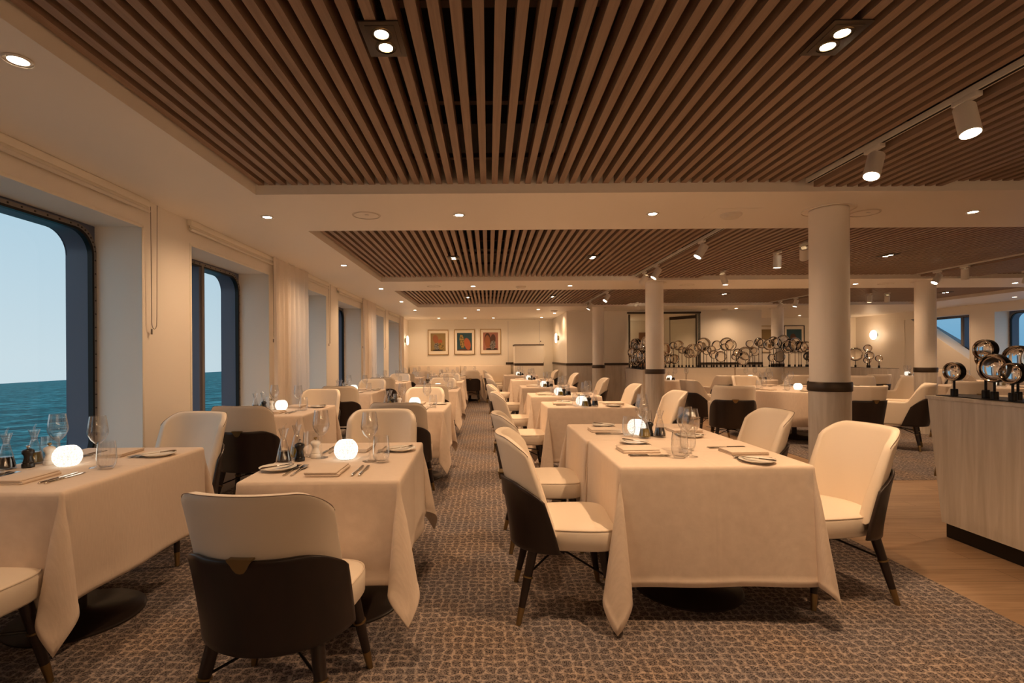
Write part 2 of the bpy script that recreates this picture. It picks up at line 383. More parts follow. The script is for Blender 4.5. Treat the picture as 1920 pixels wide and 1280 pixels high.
def side_wall(name, xw, sgn, wins):
    mb = MB(); xo = xw + sgn * (ND + HD)
    xa = xw + sgn * ND
    cur = Y0
    for a, c in wins + [(YB, None)]:
        mb.span((xw, cur, 0), (xa, a, ZC)); cur = c
    for a, c in wins:
        mb.span((xw, a, ZN1), (xa, c, ZC)); mb.span((xw, a, 0), (xa, c, ZN0))
    struct(mb, name, M['paint'])
    mb = MB(); cur = Y0
    for a, c in wins + [(YB, None)]:
        mb.span((xa + sgn*.001, cur, 0), (xo, a - .02, ZC)); cur = (c or 0) + .02
    for a, c in wins:
        mb.span((xa + sgn*.001, a-.02, ZN1+.02), (xo, c+.02, ZC)); mb.span((xa + sgn*.001, a-.02, 0), (xo, c+.02, ZN0-.02))
    struct(mb, name + '_hull', M['hull'])
    mb = MB()                              # thin beaded edge around each niche
    for a, c in wins:
        for y_ in (a, c): mb.span((xw - sgn*.006, y_ - .012, ZN0), (xw + sgn*.004, y_ + .012, ZN1), .003)
        mb.span((xw - sgn*.006, a - .012, ZN1 - .012), (xw + sgn*.004, c + .012, ZN1 + .012), .003)
    struct(mb, 'trim_' + name.split('_')[1], M['panel'])
side_wall('wall_left', XL, -1, LW)
RW = [(7.9, 9.5), (10.2, 11.84), (12.44, 14.4)]
side_wall('wall_right', XR, 1, RW)
wi = 0
for k, (a, c) in enumerate(LW): wi += 1; window('window_%d' % wi, XL, -1, a, c, None, (a + c) / 2 if k in (2, 4, 6) else None)
for a, c in RW[:2]: wi += 1; window('window_%d' % wi, XR, 1, a, c)
poly = [(12.47, 2.2), (12.47, 1.30), (12.53, 1.24), (12.62, 1.26), (14.02, 2.06), (14.06, 2.13), (14.02, 2.2)]
wi += 1; window('window_%d' % wi, XR, 1, 12.44, 14.4, poly, 13.0)
b_ = MB(); mt = Matrix.Translation((XR + .002, 0, 0)) @ Matrix(((0, 0, 1, 0), (1, 0, 0, 0), (0, 1, 0, 0), (0, 0, 0, 1)))
b_.prism([(12.44, .4), (14.4, .4), (14.4, 2.25), (14.2, 2.25), (12.44, 1.12)], ND - .004, mt); struct(b_, 'trim_sloping_sill', M['paint'])
# end walls
b_ = MB(); b_.span((XL-.4, YB, 0), (2.05, YB+.12, ZC)); b_.span((7.15, YB, 0), (XR+.4, YB+.12, ZC)); struct(b_, 'wall_back', M['panel'])
b_ = MB(); DX0, DX1 = 3.66, 5.53
b_.span((2.05, YC, 0), (DX0, YC+.15, ZC)); b_.span((DX1, YC, 0), (7.15, YC+.15, ZC)); b_.span((DX0, YC, 2.42), (DX1, YC+.15, ZC))
b_.span((2.05, YC+.15, 0), (2.2, YB+.1, ZC)); b_.span((7.0, YC+.15, 0), (7.15, YB+.1, ZC)); struct(b_, 'wall_centre', M['panel'])
b_ = MB(); b_.span((2.2, 17.2, 0), (7.0, 17.3, ZC)); b_.span((3.2, YC+.15, 0), (3.3, 17.2, ZC)); b_.span((5.9, YC+.15, 0), (6.0, 17.2, ZC)); struct(b_, 'wall_corridor', M['panel'])
b_ = MB(); b_.span((XL-.4, Y0-.1, 0), (XR+.4, Y0, ZC)); struct(b_, 'wall_rear', M['paint'])
# dado rail and oak dado on the centre wall
b_ = MB()
for a, c in ((2.03, DX0), (DX1, 7.17)): b_.span((a, YC-.02, 1.03), (c, YC, 1.09))
b_.span((2.03, YC, 1.03), (2.05, YB, 1.09)); struct(b_, 'trim_dado_rail', M['bronze'])
b_ = MB()
for a, c in ((2.04, DX0), (DX1, 7.16)): b_.span((a, YC-.01, 0), (c, YC, 1.03))
b_.span((2.04, YC, 0), (2.05, YB, 1.03)); struct(b_, 'trim_dado_panel', M['oak'])
b_ = MB()
for x_ in (.62, 1.62): b_.span((x_, YB-.012, 0), (x_+.012, YB, 2.4))
b_.span((.55, YB-.03, 1.02), (1.75, YB, 1.09), mi=1); b_.box((1.66, YB-.01, 1.75), (.03, .02, .03), mi=1)
struct(b_, 'trim_back_panel', [M['jamb'], M['bronze']])
# sea beyond the left windows (the ship heels a little)
b_ = MB(); TL = .0486
xs = [-4, -12, -30, -80, -200, -600, -2000, -9000]; yy = [-60, -20, 0, 20, 60, 150, 400, 1200, 4000, 11000]
b_.loops([[(x_, y_, -9 + TL * x_) for y_ in yy] for x_ in xs], False)
sea = b_.build('sea', M['sea'], smooth=0); tag(sea, 'teal choppy sea outside the left windows', 'sea', kind='stuff')
# ------------------------------------------------------------------ columns
def column(x, y, label):
    t = thing('round_column', label, 'column', (x, y, 0), 0, 'round columns')
    mb = MB(); mb.lathe([(.14, 1.06), (.14, 2.455)], 40); mb.build('shaft', M['paint'], t)
    mb = MB(); mb.lathe([(.148, 0), (.148, .985)], 40); mb.build('oak_cladding', M['oak'], t)
    mb = MB(); mb.lathe([(.152, .985), (.156, .99), (.156, 1.055), (.152, 1.06)], 40); mb.build('band', M['bronze'], t)
    mb = MB(); mb.lathe([(.19, 2.443), (.19, 2.4495), (.14, 2.4495), (.14, 2.443)], 40, cap=False); mb.build('collar', M['ceil'], t)
column(2.756, 4.14, 'white column with dark band, nearest, right of the front chairs')
column(2.68, 8.26, 'white column with dark band beside left end of ring sculpture wall')
column(2.66, 12.4, 'white column with dark band against back wall near the aisle')
column(7.05, 8.26, 'white column with dark band in front of the sloping window')
column(7.26, 12.86, 'white column with dark band between two right-hand pictures and doorway')
# ------------------------------------------------------------------ ceiling fittings
def mk_down():
    t = thing('ceiling_downlight', '', 'ceiling light')
    mb = MB(); mb.lathe([(.048, -.006), (.05, -.001), (.04, .004), (.034, .0), (.034, -.004)], 24, cap=False); mb.build('rim', M['whitemetal'], t)
    mb = MB(); mb.lathe([(.034, -.003), (.02, -.004), (.001, -.0045)], 20); mb.build('bulb', M['bulb'], t)
    return t
DL = Proto(mk_down)
def down(x, y, label, power, ang=158, grp='round ceiling downlights'):
    o = DL.put((x, y, ZC - .002), 0, label, grp)
    if power: spot('downlight_beam', (x, y, ZC - .02), (x, y, 0), power, ang, 1.0, .035, o)
ORD = ['first', 'second', 'third', 'fourth', 'fifth', 'sixth', 'seventh', 'eighth', 'ninth', 'tenth', 'eleventh', 'twelfth']
for k, y in enumerate((2.0, 4.25, 6.5, 8.75, 10.8, 12.8)):
    down(-1.83, y, '%s downlight from the camera in window-side ceiling strip' % ORD[k].capitalize(), P_DOWN)
for x, w_ in ((-.235, 'above aisle row of tables'), (1.36, 'between smoke detector and ceiling speaker'), (4.0, 'right of the nearest column')):
    down(x, 4.22, 'Downlight in nearest ceiling beam, %s' % w_, P_BEAM)
down(6.9, 4.22, 'Downlight in nearest ceiling beam, past the right edge', P_BEAM)
for x, w_ in ((-.25, 'leftmost'), (1.36, 'second from left'), (3.94, 'third from left'), (6.1, 'fourth from left'), (8.75, 'rightmost')):
    down(x, 8.5, 'Downlight in second ceiling beam, %s' % w_, P_BEAM)
for x, y, w_ in ((-.25, 12.8, 'over the back aisle'), (1.25, 12.8, 'left of smoke detector'), (-1.5, 15.5, 'above left seashell picture'), (-.7, 15.5, 'above middle seashell picture'), (.15, 15.5, 'above right seashell picture'), (1.6, 15.4, 'above the white side cabinet'), (1.8, 13.9, 'near side-wall lamp'), (6.2, 12.8, 'right of the glass doors'), (8.3, 12.8, 'before right-hand alcove'), (8.0, 15.3, 'above pale framed picture'), (9.3, 15.3, 'above dark framed picture')):
    down(x, y, 'Back ceiling downlight %s' % w_, P_DOWN * (.42 if y > 13.5 else .8))
for y, w_ in ((12.9, 'above sloping window'), (10.6, 'above far right window'), (6, 'out past the right counter')):
    down(10.9, y, 'Right-wall ceiling downlight %s' % w_, P_DOWN)
def mk_double():
    t = thing('double_spotlight', '', 'ceiling light')
    mb = MB(); mb.span((-.075, -.11, -.003), (.075, .11, .004), .002); mb.span((-.055, -.09, -.006), (.055, .09, -.002), .002, ); mb.build('plate', M['bronze'], t)
    for y in (-.042, .042):
        mb = MB(); mb.lathe([(.040, -.009), (.042, -.004), (.026, -.005), (.027, -.009)], 20, (0, y, 0), cap=False); mb.build('ring', M['brass'], t)
        mb = MB(); mb.lathe([(.027, -.0065), (.001, -.007)], 20, (0, y, 0)); mb.build('bulb', M['bulb'], t)
    return t
DB = Proto(mk_double)
for x, y, w_ in ((-.40, 1.99, 'front slats, above aisle-row table'), (1.36, 2.0, 'front slats, above column-side table'), (-.43, 6.4, 'middle slats, left'), (1.31, 6.4, 'middle slats, right of centre'), (5.0, 6.4, 'middle slats, right of nearest column'), (-.42, 10.6, 'back slats, left'), (1.33, 10.6, 'back slats, right'), (4.75, 10.3, 'back slats, between columns'), (9.2, 10.3, 'back slats, far right')):
    o = DB.put((x, y, 2.513), 0, 'Square double spotlight in %s' % w_, 'double spotlights set in slats')
    for dy in (-.045, .045): spot('double_spot_beam', (x, y + dy, 2.49), (x, y + dy * (2 if y > 2.5 else 6), 0), P_PANEL, 110, .5, .03, o)
def mk_spk():
    t = thing('ceiling_speaker', '', 'speaker')
    mb = MB(); mb.lathe([(.112, -.004), (.116, 0), (.10, 0), (.10, -.004)], 36, cap=False); mb.build('rim', M['plastic'], t)
    mb = MB(); mb.lathe([(.099, -.0035), (.001, -.005)], 36); mb.build('grille', M['ceil'], t)
    mb = MB(); mb.box((.01, -.03, -.0065), (.03, .012, .002)); mb.build('badge', M['jamb'], t)
    return t
SP = Proto(mk_spk)
for x, y, w_ in ((-1.0, 4.22, 'in nearest beam, left of the aisle'), (3.12, 4.24, 'in nearest beam beside the nearest column'), (-.9, 8.5, 'in second beam above aisle row'), (3.3, 8.5, 'in second beam right of column'), (6.6, 8.5, 'in second beam, far right')):
    SP.put((x, y, ZC - .001), 0, 'Round flush ceiling speaker %s' % w_, 'flush ceiling speakers')
def mk_det():
    t = thing('smoke_detector', '', 'smoke detector')
    mb = MB(); mb.lathe([(.085, 0), (.085, -.016), (.07, -.022), (.06, -.036), (.001, -.038)], 30); mb.build('body', M['plastic'], t)
    return t
SD = Proto(mk_det)
for x, y, w_ in ((2.02, 4.25, 'on nearest beam'), (.55, 8.6, 'on second beam'), (1.7, 13.2, 'on the back ceiling near side-wall lamp'), (6.0, 13.0, 'on the back ceiling right of the glass doors')):
    SD.put((x, y, ZC), 0, 'White round smoke detector %s' % w_, 'smoke detectors')
b_ = MB(); b_.span((1.84, 4.08, ZC-.003), (2.2, 4.40, ZC)); struct(b_, 'trim_ceiling_hatch', M['ceil'])
# tracks and spotlights
def track(x, ya, yb, label):
    t = thing('light_track', label, 'light track', (x, ya, 0))
    mb = MB(); mb.span((-.018, 0, 2.505), (.018, yb - ya, 2.535)); mb.build('rail', M['whitemetal'], t)
    mb = MB(); mb.span((-.007, 0, 2.5035), (.007, yb - ya, 2.507)); mb.build('slot', M['black'], t)
TRK = {}
for x, w_ in ((2.29, 'left'), (6.67, 'right')):
    for k, (ya, yb) in enumerate(PANELS): track(x, max(ya, -1) + .02, yb - .02, 'White %s lighting track in %s slatted ceiling panel' % (w_, ('front', 'middle', 'back')[k]))
def track_spot(x, y, aim, label, power=P_TRACK, z=2.505):
    t = thing('track_spotlight', label, 'spotlight', (x, y, z), 0, 'white track spotlights')
    mb = MB(); mb.box((0, 0, -.012), (.035, .13, .026), .004); mb.build('adapter', M['whitemetal'], t)
    mb = MB(); mb.tube([(0, 0, -.02), (0, 0, -.075)], .013); mb.build('neck', M['whitemetal'], t)
    dr = (Vector(aim) - Vector((x, y, z - .1))).normalized(); q = dr.to_track_quat('Z', 'Y').to_matrix().to_4x4()
    mt_ = Matrix.Translation((0, 0, -.10)) @ q
    mb = MB(); mb.lathe([(.030, -.062), (.044, -.058), (.044, .088), (.040, .09), (.038, .078)], 24, mt=mt_, cap=False); mb.lathe([(.03, -.062), (.001, -.062)], 24, mt=mt_); mb.build('head', M['whitemetal'], t)
    mb = MB(); mb.lathe([(.039, .082), (.001, .082)], 20, mt=mt_); mb.build('lamp_face', M['bulb'], t)
    p = Vector((x, y, z - .1)) + dr * .11
    spot('track_beam', p, aim, power, 70, .5, .03, t)
    return t
track_spot(2.29, 3.03, (1.55, 2.6, .6), 'White track spotlight in front panel, farther of two')
track_spot(2.29, 2.445, (2.15, 1.75, 0), 'White track spotlight in front panel, nearest and brightest')
track_spot(2.29, 5.48, (1.2, 5.5, .7), 'White track spotlight on left middle track, nearest of three')
track_spot(2.29, 6.94, (1.2, 7.0, .7), 'White track spotlight on left middle track, second of three')
track_spot(2.29, 7.5, (1.5, 8.9, .7), 'White track spotlight on left middle track, farthest, by the column')
track_spot(3.47, 5.62, (4.4, 7.2, .7), 'White spotlight hanging from middle slats left of nearest column', z=2.50)
track_spot(3.40, 7.4, (4.4, 8.2, .7), 'White spotlight on middle slats, above ring sculptures', z=2.50)
track_spot(3.43, 6.07, (3.43, 6.2, .3), 'White spotlight pointing straight down from middle slats', 16, z=2.50)
track_spot(2.29, 9.86, (1.2, 9.4, .7), 'White track spotlight on left back track, nearer')
track_spot(2.29, 11.5, (1.4, 11.6, .7), 'White track spotlight on left back track, farther')
track_spot(3.4, 11.7, (4.5, 13.0, 1.4), 'White spotlight on back slats before the glass doors', z=2.50)
track_spot(6.67, 7.6, (5.6, 7.6, .7), 'White track spotlight on right middle track, farther')
track_spot(6.67, 7.16, (7.0, 7.5, .7), 'White track spotlight on right middle track, nearer')
track_spot(7.95, 7.55, (8.2, 8.3, .7), 'White spotlight at right edge of middle slats', z=2.50)
track_spot(6.67, 11.1, (6.2, 11.2, .7), 'White track spotlight on right back track, nearer')
track_spot(6.67, 11.7, (6.0, 12.5, 1.0), 'White track spotlight on right back track, farther')
track_spot(7.95, 10.2, (8.6, 11.2, .7), 'White tilted spotlight on back slats beside right column', z=2.50)
track_spot(7.6, 10.2, (7.6, 10.35, .3), 'White square-on spotlight on back slats left of the tilted one', 16, z=2.50)
# ------------------------------------------------------------------ wall lamps, pictures
def sconce(x, y, z, nx, ny, label):
    rz = math.atan2(ny, nx)
    t = thing('wall_lamp', label, 'wall lamp', (x, y, z), rz, 'round wall lamps')
    R = Matrix.Rotation(PI/2, 4, 'Y')
    mb = MB(); mb.lathe([(.07, 0), (.07, .05), (.10, .055), (.10, .07)], 28, mt=R); mb.build('mount', M['brass'], t)
    mb = MB(); mb.lathe([(.125, .065), (.14, .075), (.14, .095), (.12, .105), (.001, .108)], 32, mt=R); mb.build('disc', M['sconce'], t)
    d_ = bpy.data.lights.new('wall_lamp_glow', 'POINT'); d_.energy = P_REAR_FILL if y < 0 else (8 if x > 5 else 3); d_.color = WARM; d_.shadow_soft_size = .08
    l_ = bpy.data.objects.new('wall_lamp_glow', d_); C.objects.link(l_); l_.parent = t; l_.location = (.2, 0, 0)
sconce(XL, 15.55, 1.78, 1, 0, 'Round glowing wall lamp at far end of window wall')
sconce(2.05, 14.9, 1.8, -1, 0, 'Round glowing wall lamp on side wall right of back alcove')
sconce(XR, 15.45, 1.86, -1, 0, 'Round glowing wall lamp on right-hand wall')
for k, x_ in enumerate((.6, 2.4, 4.4, 6.8, 9.4)): sconce(x_, Y0, 1.9, 0, 1, 'Added fill lamp, unseen, on rear wall behind the camera, %s from left' % ORD[k])  # unseen lamps added behind the camera to fill the furniture fronts
def ellipse(cx, cz, a, c, rot=0, n=20):
    r = []
    for i in range(n):
        u, w_ = a*math.cos(2*PI*i/n), c*math.sin(2*PI*i/n)
        r.append((cx + u*math.cos(rot) - w_*math.sin(rot), cz + u*math.sin(rot) + w_*math.cos(rot)))
    return r
MXZ = Matrix(((1, 0, 0, 0), (0, 0, -1, 0), (0, 1, 0, 0), (0, 0, 0, 1)))
def picture(x, z, w_, h, label, bg, shapes, frame='gold'):
    t = thing('framed_picture', label, 'picture', (x, YB - .001, z), 0, 'framed seashell pictures')
    mb = MB(); fw = .022
    mb.span((-w_/2, -.035, -h/2), (-w_/2+fw, 0, h/2), .004); mb.span((w_/2-fw, -.035, -h/2), (w_/2, 0, h/2), .004)
    mb.span((-w_/2+fw, -.035, h/2-fw), (w_/2-fw, 0, h/2), .004); mb.span((-w_/2+fw, -.035, -h/2), (w_/2-fw, 0, -h/2+fw), .004)
    mb.build('frame', M[frame], t)
    mb = MB(); mb.span((-w_/2+fw, -.02, -h/2+fw), (w_/2-fw, 0, h/2-fw)); mb.build('mat', M['mat'], t)
    mats = [M['art_' + bg]]; mb = MB(); cw, ch = w_*.36, h*.36
    mb.span((-cw, -.024, -ch*.95), (cw, -.02, ch*1.0))
    for k, (c, cx, cz, a, e_, rt) in enumerate(shapes):
        mats.append(M['art_' + c]); mb.prism(ellipse(cx*w_, cz*h, a*w_, e_*h, rt), .001 + .0006*k, Matrix.Translation((0, -.024, 0)) @ MXZ, k + 1)
    mb.build('canvas', mats, t, smooth=0)
picture(-1.60, 1.735, .66, .80, 'Framed picture of rounded shells on ochre, leftmost on back wall', 'ochre', [('rust', -.12, .13, .13, .17, .2), ('mottled', -.05, -.17, .14, .15, .3), ('orange', .10, .03, .10, .09, 0), ('yellow', .14, -.16, .12, .15, .2), ('ink', -.02, -.31, .25, .03, 0)])
picture(-.76, 1.745, .66, .80, 'Framed picture of yellow and orange shells on teal, middle of three', 'teal', [('umber', 0, -.31, .33, .035, 0), ('yellow', -.12, .02, .12, .28, .12), ('orange', .14, -.08, .15, .24, .22)])
picture(.07, 1.755, .66, .80, 'Framed picture of tall shells on rose, rightmost on back wall', 'rose', [('umber', -.14, .05, .16, .29, .05), ('rust', -.15, 0, .13, .25, .05), ('ink', .05, -.30, .28, .04, 0), ('umber', .12, .10, .12, .19, 0), ('mottled', .10, -.14, .13, .18, -.15)])
picture(8.9, 1.78, .66, .85, 'Pale framed picture behind ring sculptures, left of two', 'ochre', [('umber', -.05, -.18, .17, .14, .2)])
picture(9.72, 1.78, .66, .85, 'Dark framed teal picture behind ring sculptures, right of two', 'teal', [('umber', -.05, .05, .14, .15, .1), ('orange', .05, -.10, .17, .18, .3)], 'blackmetal')
# side cabinet by the back wall
t = thing('side_cabinet', 'White side cabinet with dark top edge against back wall', 'cabinet', (1.2, 15.55, 0))
b_ = MB(); b_.span((-.42, -.4, 0), (.42, .5, 1.0)); b_.span((-.42, -.4, 1.07), (.42, .5, 1.6)); b_.build('body', M['panel'], t)
b_ = MB(); b_.span((-.44, -.42, 1.6), (.44, .5, 1.63)); b_.build('top', M['bronze'], t)
b_ = MB(); b_.span((-.43, -.41, 1.0), (.43, .5, 1.07)); b_.build('band', M['bronze'], t)
# banquettes
def banquette(name, label, x0, x1, yback, zt=1.0):
    t = thing(name, label, 'bench', ((x0+x1)/2, yback, 0)); L = (x1-x0)/2
    b = MB(); n = max(1, round(2*L/1.3)); w_ = 2*L/n
    for k in range(n): b.span((-L + k*w_ + .004, -.16, .46), (-L + (k+1)*w_ - .004, -.005, zt), .04)
    b.build('backrest', M['leather'], t)
    b = MB()
    for k in range(n): b.span((-L + k*w_ + .003, -.62, .30), (-L + (k+1)*w_ - .003, -.14, .46), .04)
    b.build('seat', M['leather'], t)
    b = MB(); b.span((-L, -.56, 0), (L, -.005, .30)); b.build('plinth', M['oak'], t)
banquette('banquette', 'Long cream banquette below the three pictures', -2.5, .72, YB - .002, 1.0)
banquette('banquette', 'Long cream banquette in front of the ring sculpture wall', 3.5, 8.1, 12.20, .985)
# low ring-sculpture wall (U shape)
t = thing('low_divider', 'Pale oak low divider carrying the far ring sculptures', 'divider', (5.6, 12.3, 0))
b_ = MB(); b_.prism([(3.16-5.6, 10.5-12.3), (3.42-5.6, 10.5-12.3), (3.55-5.6, 12.2-12.3), (8.1-5.6, 12.2-12.3), (8.1-5.6, 10.4-12.3), (8.36-5.6, 10.4-12.3), (8.36-5.6, 12.5-12.3), (3.4-5.6, 12.5-12.3), (3.25-5.6, 12.2-12.3)], .985); b_.build('body', M['oak'], t)
b_ = MB(); b_.prism([(3.17-5.6, 10.51-12.3), (3.41-5.6, 10.51-12.3), (3.54-5.6, 12.22-12.3), (8.11-5.6, 12.22-12.3), (8.11-5.6, 10.41-12.3), (8.35-5.6, 10.41-12.3), (8.35-5.6, 12.49-12.3), (3.41-5.6, 12.49-12.3), (3.26-5.6, 12.2-12.3)], .006, Matrix.Translation((0, 0, .985))); b_.build('top_plate', M['blackmetal'], t)
# near counter
t = thing('low_divider', 'Pale oak counter with black plinth at right edge carrying large rings', 'divider', (3.18, 0, 0))
b_ = MB(); mt = Matrix(((0, 0, 1, 0), (1, 0, 0, 0), (0, 1, 0, 0), (0, 0, 0, 1)))
b_.prism([(-.5, .10), (3.60, .10), (3.71, .955), (-.5, .955)], .36, mt); b_.build('body', M['oak'], t)
b_ = MB(); b_.span((-.006, -.5, .955), (.366, 3.73, .978), .002); b_.build('top', M['oak'], t)
b_ = MB(); b_.span((.02, -.5, 0), (.34, 3.585, .10)); b_.build('plinth', M['blackmetal'], t)
b_ = MB(); b_.span((.05, -.5, .978), (.32, 3.70, .984)); b_.build('top_plate', M['blackmetal'], t)
# ring sculptures
def ring_sculpture(x, y, z0, zc, r, ang, label, near=False, bs=.019, dep=.042):
    t = thing('ring_sculpture', label, 'sculpture', (x, y, z0), ang, 'lens ring sculptures')
    h = zc - z0; sg = 36 if near else 18
    R = Matrix.Translation((0, 0, h)) @ Matrix.Rotation(PI/2, 4, 'X')
    d2 = dep / 2; rt = r * (.83 if near else .87)
    mb = MB(); mb.lathe([(rt, d2), (r*.985, d2), (r, d2 - .004), (r, -d2 + .004), (r*.985, -d2), (rt, -d2), (rt, d2)], sg, mt=R, cap=False); mb.build('ring', M['blackmetal'], t)
    mb = MB(); mb.lathe([(rt*.996, -d2), (rt*.996, d2-.008), (rt*1.0, d2+.001), (rt + (r-rt)*.4, d2+.0035), (rt + (r-rt)*.75, d2+.001), (rt + (r-rt)*.75, d2-.001)], sg, mt=R, cap=False); mb.build('bezel', M['chrome'], t)
    mb = MB(); ri = rt * .995; k = 7 if near else 4
    pr = [(ri, -d2*.3)] + [(ri*math.cos(PI/2*i/k) if i < k else .0005, -d2*.3 - r*.11*math.sin(PI/2*i/k)) for i in range(1, k + 1)]
    pf = [(ri*math.cos(PI/2*i/k) if i < k else .0005, d2*.3 + r*.11*math.sin(PI/2*i/k)) for i in range(k, 0, -1)] + [(ri, d2*.3)]
    mb.lathe(list(reversed(pr)) + list(reversed(pf)), sg, mt=R); mb.build('lens', M['lens'], t)
    mb = MB(); mb.tube([(0, 0, .04), (0, 0, h - r * .99)], max(.005, bs*.34), 10); mb.build('stem', M['blackmetal'], t)
    mb = MB(); mb.lathe([(bs, 0), (bs, .046), (bs*.9, .05), (.003, .05)], 20); mb.build('base', M['blackmetal'], t)
near_rings = [(3.255, 3.58, 1.155, .065, 'Small lens ring standing alone at left end of near counter'), (3.30, 3.40, 1.305, .068, 'Lens ring standing tallest at left of near counter cluster'),
              (3.36, 3.46, 1.245, .058, 'Small lens ring half hidden behind others on near counter'), (3.26, 3.30, 1.185, .092, 'Large lens ring low in the middle of near counter cluster'),
              (3.265, 3.19, 1.155, .066, 'Small lens ring low at the front right of near counter cluster'), (3.38, 3.27, 1.25, .08, 'Medium lens ring right of and behind the near counter cluster'), (3.34, 3.06, 1.235, .125, 'Largest lens ring on near counter, cut by right edge')]
for x, y, zc, r, lab in near_rings: ring_sculpture(x, y, .984, zc, r, -1.42, lab, True, .021)
rr = random.Random(11)
k = 0
for i in range(22):
    f = (i + .5) / 22
    xa, ya = 3.29 + .10*f + rr.uniform(-.06, .06), 10.6 + 1.5*f
    ring_sculpture(xa, ya, .991, .991 + rr.choice((.20, .28, .38, .48, .56)) + rr.uniform(-.02, .02), rr.uniform(.085, .14), -1.05 + rr.uniform(-.2, .2),
                   'One of the lens rings crowded beside the banded column, edge-on, on left arm of divider')
x = 3.62
while x < 8.05:
    ring_sculpture(x, 12.35 + rr.uniform(-.08, .08), .991, .991 + rr.choice((.20, .24, .32, .40, .48, .54)) * (1.0 if x < 6.4 else 1.14) + rr.uniform(-.02, .02), rr.choice((.09, .105, .12, .135, .165)), rr.uniform(-.25, .15),
                   'One of the dark lens rings lined along back of far divider, facing camera'); x += rr.uniform(.066, .098)
for q, (x, y, zc, r, lab) in enumerate(((8.24, 11.5, 1.28, .15, 'largest ring at left of end group'), (8.2, 11.75, 1.15, .075, 'small low ring at left of end group'), (8.26, 11.15, 1.41, .08, 'tallest ring in end group'), (8.22, 11.05, 1.25, .09, 'medium ring below the tallest in end group'), (8.3, 11.22, 1.15, .075, 'small low ring in middle of end group'), (8.22, 10.78, 1.19, .068, 'lone small ring at the very end'))):
    ring_sculpture(x, y, .991, zc, r, -.3, 'Dark lens ring under right wall lamp, %s' % lab)
# ------------------------------------------------------------------ glass doors and corridor
t = thing('glass_door', 'Left open glass door leaf of back doorway with bronze rail', 'door', (DX0 + .05, YC + .1, 0), 0, 'glass doors')
b_ = MB(); b_.span((0, 0, .06), (.012, .9, 2.36)); b_.build('pane', M['doorglass'], t, smooth=0)
b_ = MB(); b_.span((-.012, -.01, 2.22), (.024, .9, 2.33)); b_.span((-.012, -.01, 0), (.024, .9, .1)); b_.span((-.014, -.02, 0), (.026, .02, 2.36)); b_.build('rail', M['bronze'], t)
t = thing('glass_door', 'Right open glass door leaf of back doorway with bronze rail', 'door', (DX1 - .08, YC + .02, 0), .58, 'glass doors')
b_ = MB(); b_.span((-.012, 0, .06), (0, .82, 2.36)); b_.build('pane', M['doorglass'], t, smooth=0)
b_ = MB(); b_.span((-.02, -.01, 2.25), (.010, .82, 2.33)); b_.span((-.02, -.01, 0), (.010, .82, .08)); b_.span((-.018, -.012, 0), (.010, .012, 2.36)); b_.span((-.012, .812, 0), (.002, .822, 2.3)); b_.build('rail', M['bronze'], t)
b_ = MB(); b_.span((DX0 - .03, YC - .02, 2.375), (DX1 + .03, YC + .16, 2.42)); b_.span((DX1 - .0, YC - .01, 0), (DX1 + .015, YC + .15, 2.375)); struct(b_, 'trim_doorway', M['bronze'])
b_ = MB(); b_.span((5.05, 17.16, 0), (5.75, 17.2, 2.05)); struct(b_, 'door_1', M['doorwood'])
b_ = MB(); b_.span((3.32, 16.6, 2.0), (4.35, 17.0, 2.08)); o = b_.build('corridor_light', M['strip']); tag(o, 'Bright horizontal strip light in corridor beyond glass doors', 'light')
b_ = MB(); b_.span((3.35, 16.95, 0), (3.75, 17.15, 1.98)); b_.span((3.8, 16.95, 0), (4.25, 17.15, 1.98)); o = b_.build('corridor_cupboard', M['jamb']); tag(o, 'Grey cupboard under strip light in corridor', 'cupboard')
spot('corridor_beam', (4.6, 15.2, 2.43), (4.6, 15.2, 0), 70, 150, .7, .06)
# ------------------------------------------------------------------ curtains and blinds
def curtain(y0, y1, label, x=-2.485):
    mb = MB(); n = 90; rows = []
    for zi in range(9):
        z = ZC - (ZC - .02) * zi / 8
        am = .018 + .016 * zi / 8; row = []
        for i in range(n + 1):
            f = i / n; y_ = y0 + (y1 - y0) * f
            ph = f * 2*PI * (y1-y0) / .115
            row.append((x + am * math.sin(ph + .6*math.sin(f*17)) + .01*math.sin(f*40), y_ + .012*math.sin(ph*2+1) * zi / 8, z - .002))
        rows.append(row)
    mb.loops(rows, False); o_ = mb.build('curtain', M['sheer'], smooth=80); tag(o_, label, 'curtain', 'sheer white curtains')
curtain(5.93, 7.05, 'Sheer curtain hanging after the second window, nearest')
curtain(10.15, 11.25, 'Sheer curtain hanging farther along window wall, second')
curtain(14.45, 15.0, 'Sheer curtain at far end of window wall')
def blind(y0, y1, label, chain_y):
    t = thing('roller_blind', label, 'blind', (XL, y0, 0), 0, 'roller blinds')
    mb = MB(); mb.span((.0, 0, 2.40), (.04, y1-y0, 2.449), .006); mb.build('cassette', M['panel'], t)
    mb = MB(); mb.tube([(.03, 0, 2.37), (.03, y1-y0, 2.37)], .014, 10); mb.span((.028, 0, 2.37), (.031, y1-y0, 2.41)); mb.build('bottom_bar', M['plastic'], t)
    mb = MB(); cy_ = chain_y - y0; pts = [(.03, cy_, 2.41), (.03, cy_ + .005, 1.55)] + [(.03, cy_ + .035 - .03*math.cos(a), 1.55 - .05*math.sin(a)) for a in (.5, 1, 1.57, 2.1, 2.7)] + [(.03, cy_ + .065, 1.6), (.03, cy_ + .075, 2.44)]
    mb.tube(pts, .0025, 5); mb.tube([(.02, cy_ + .02, 1.50), (.02, cy_+.02, 1.46)], .006, 6); mb.build('chain', M['trim'], t)
for k, (a, c) in enumerate(LW[1:]): blind(a - .05, c + .03, '%s roller blind along window wall' % ORD[k].capitalize(), c + .05)
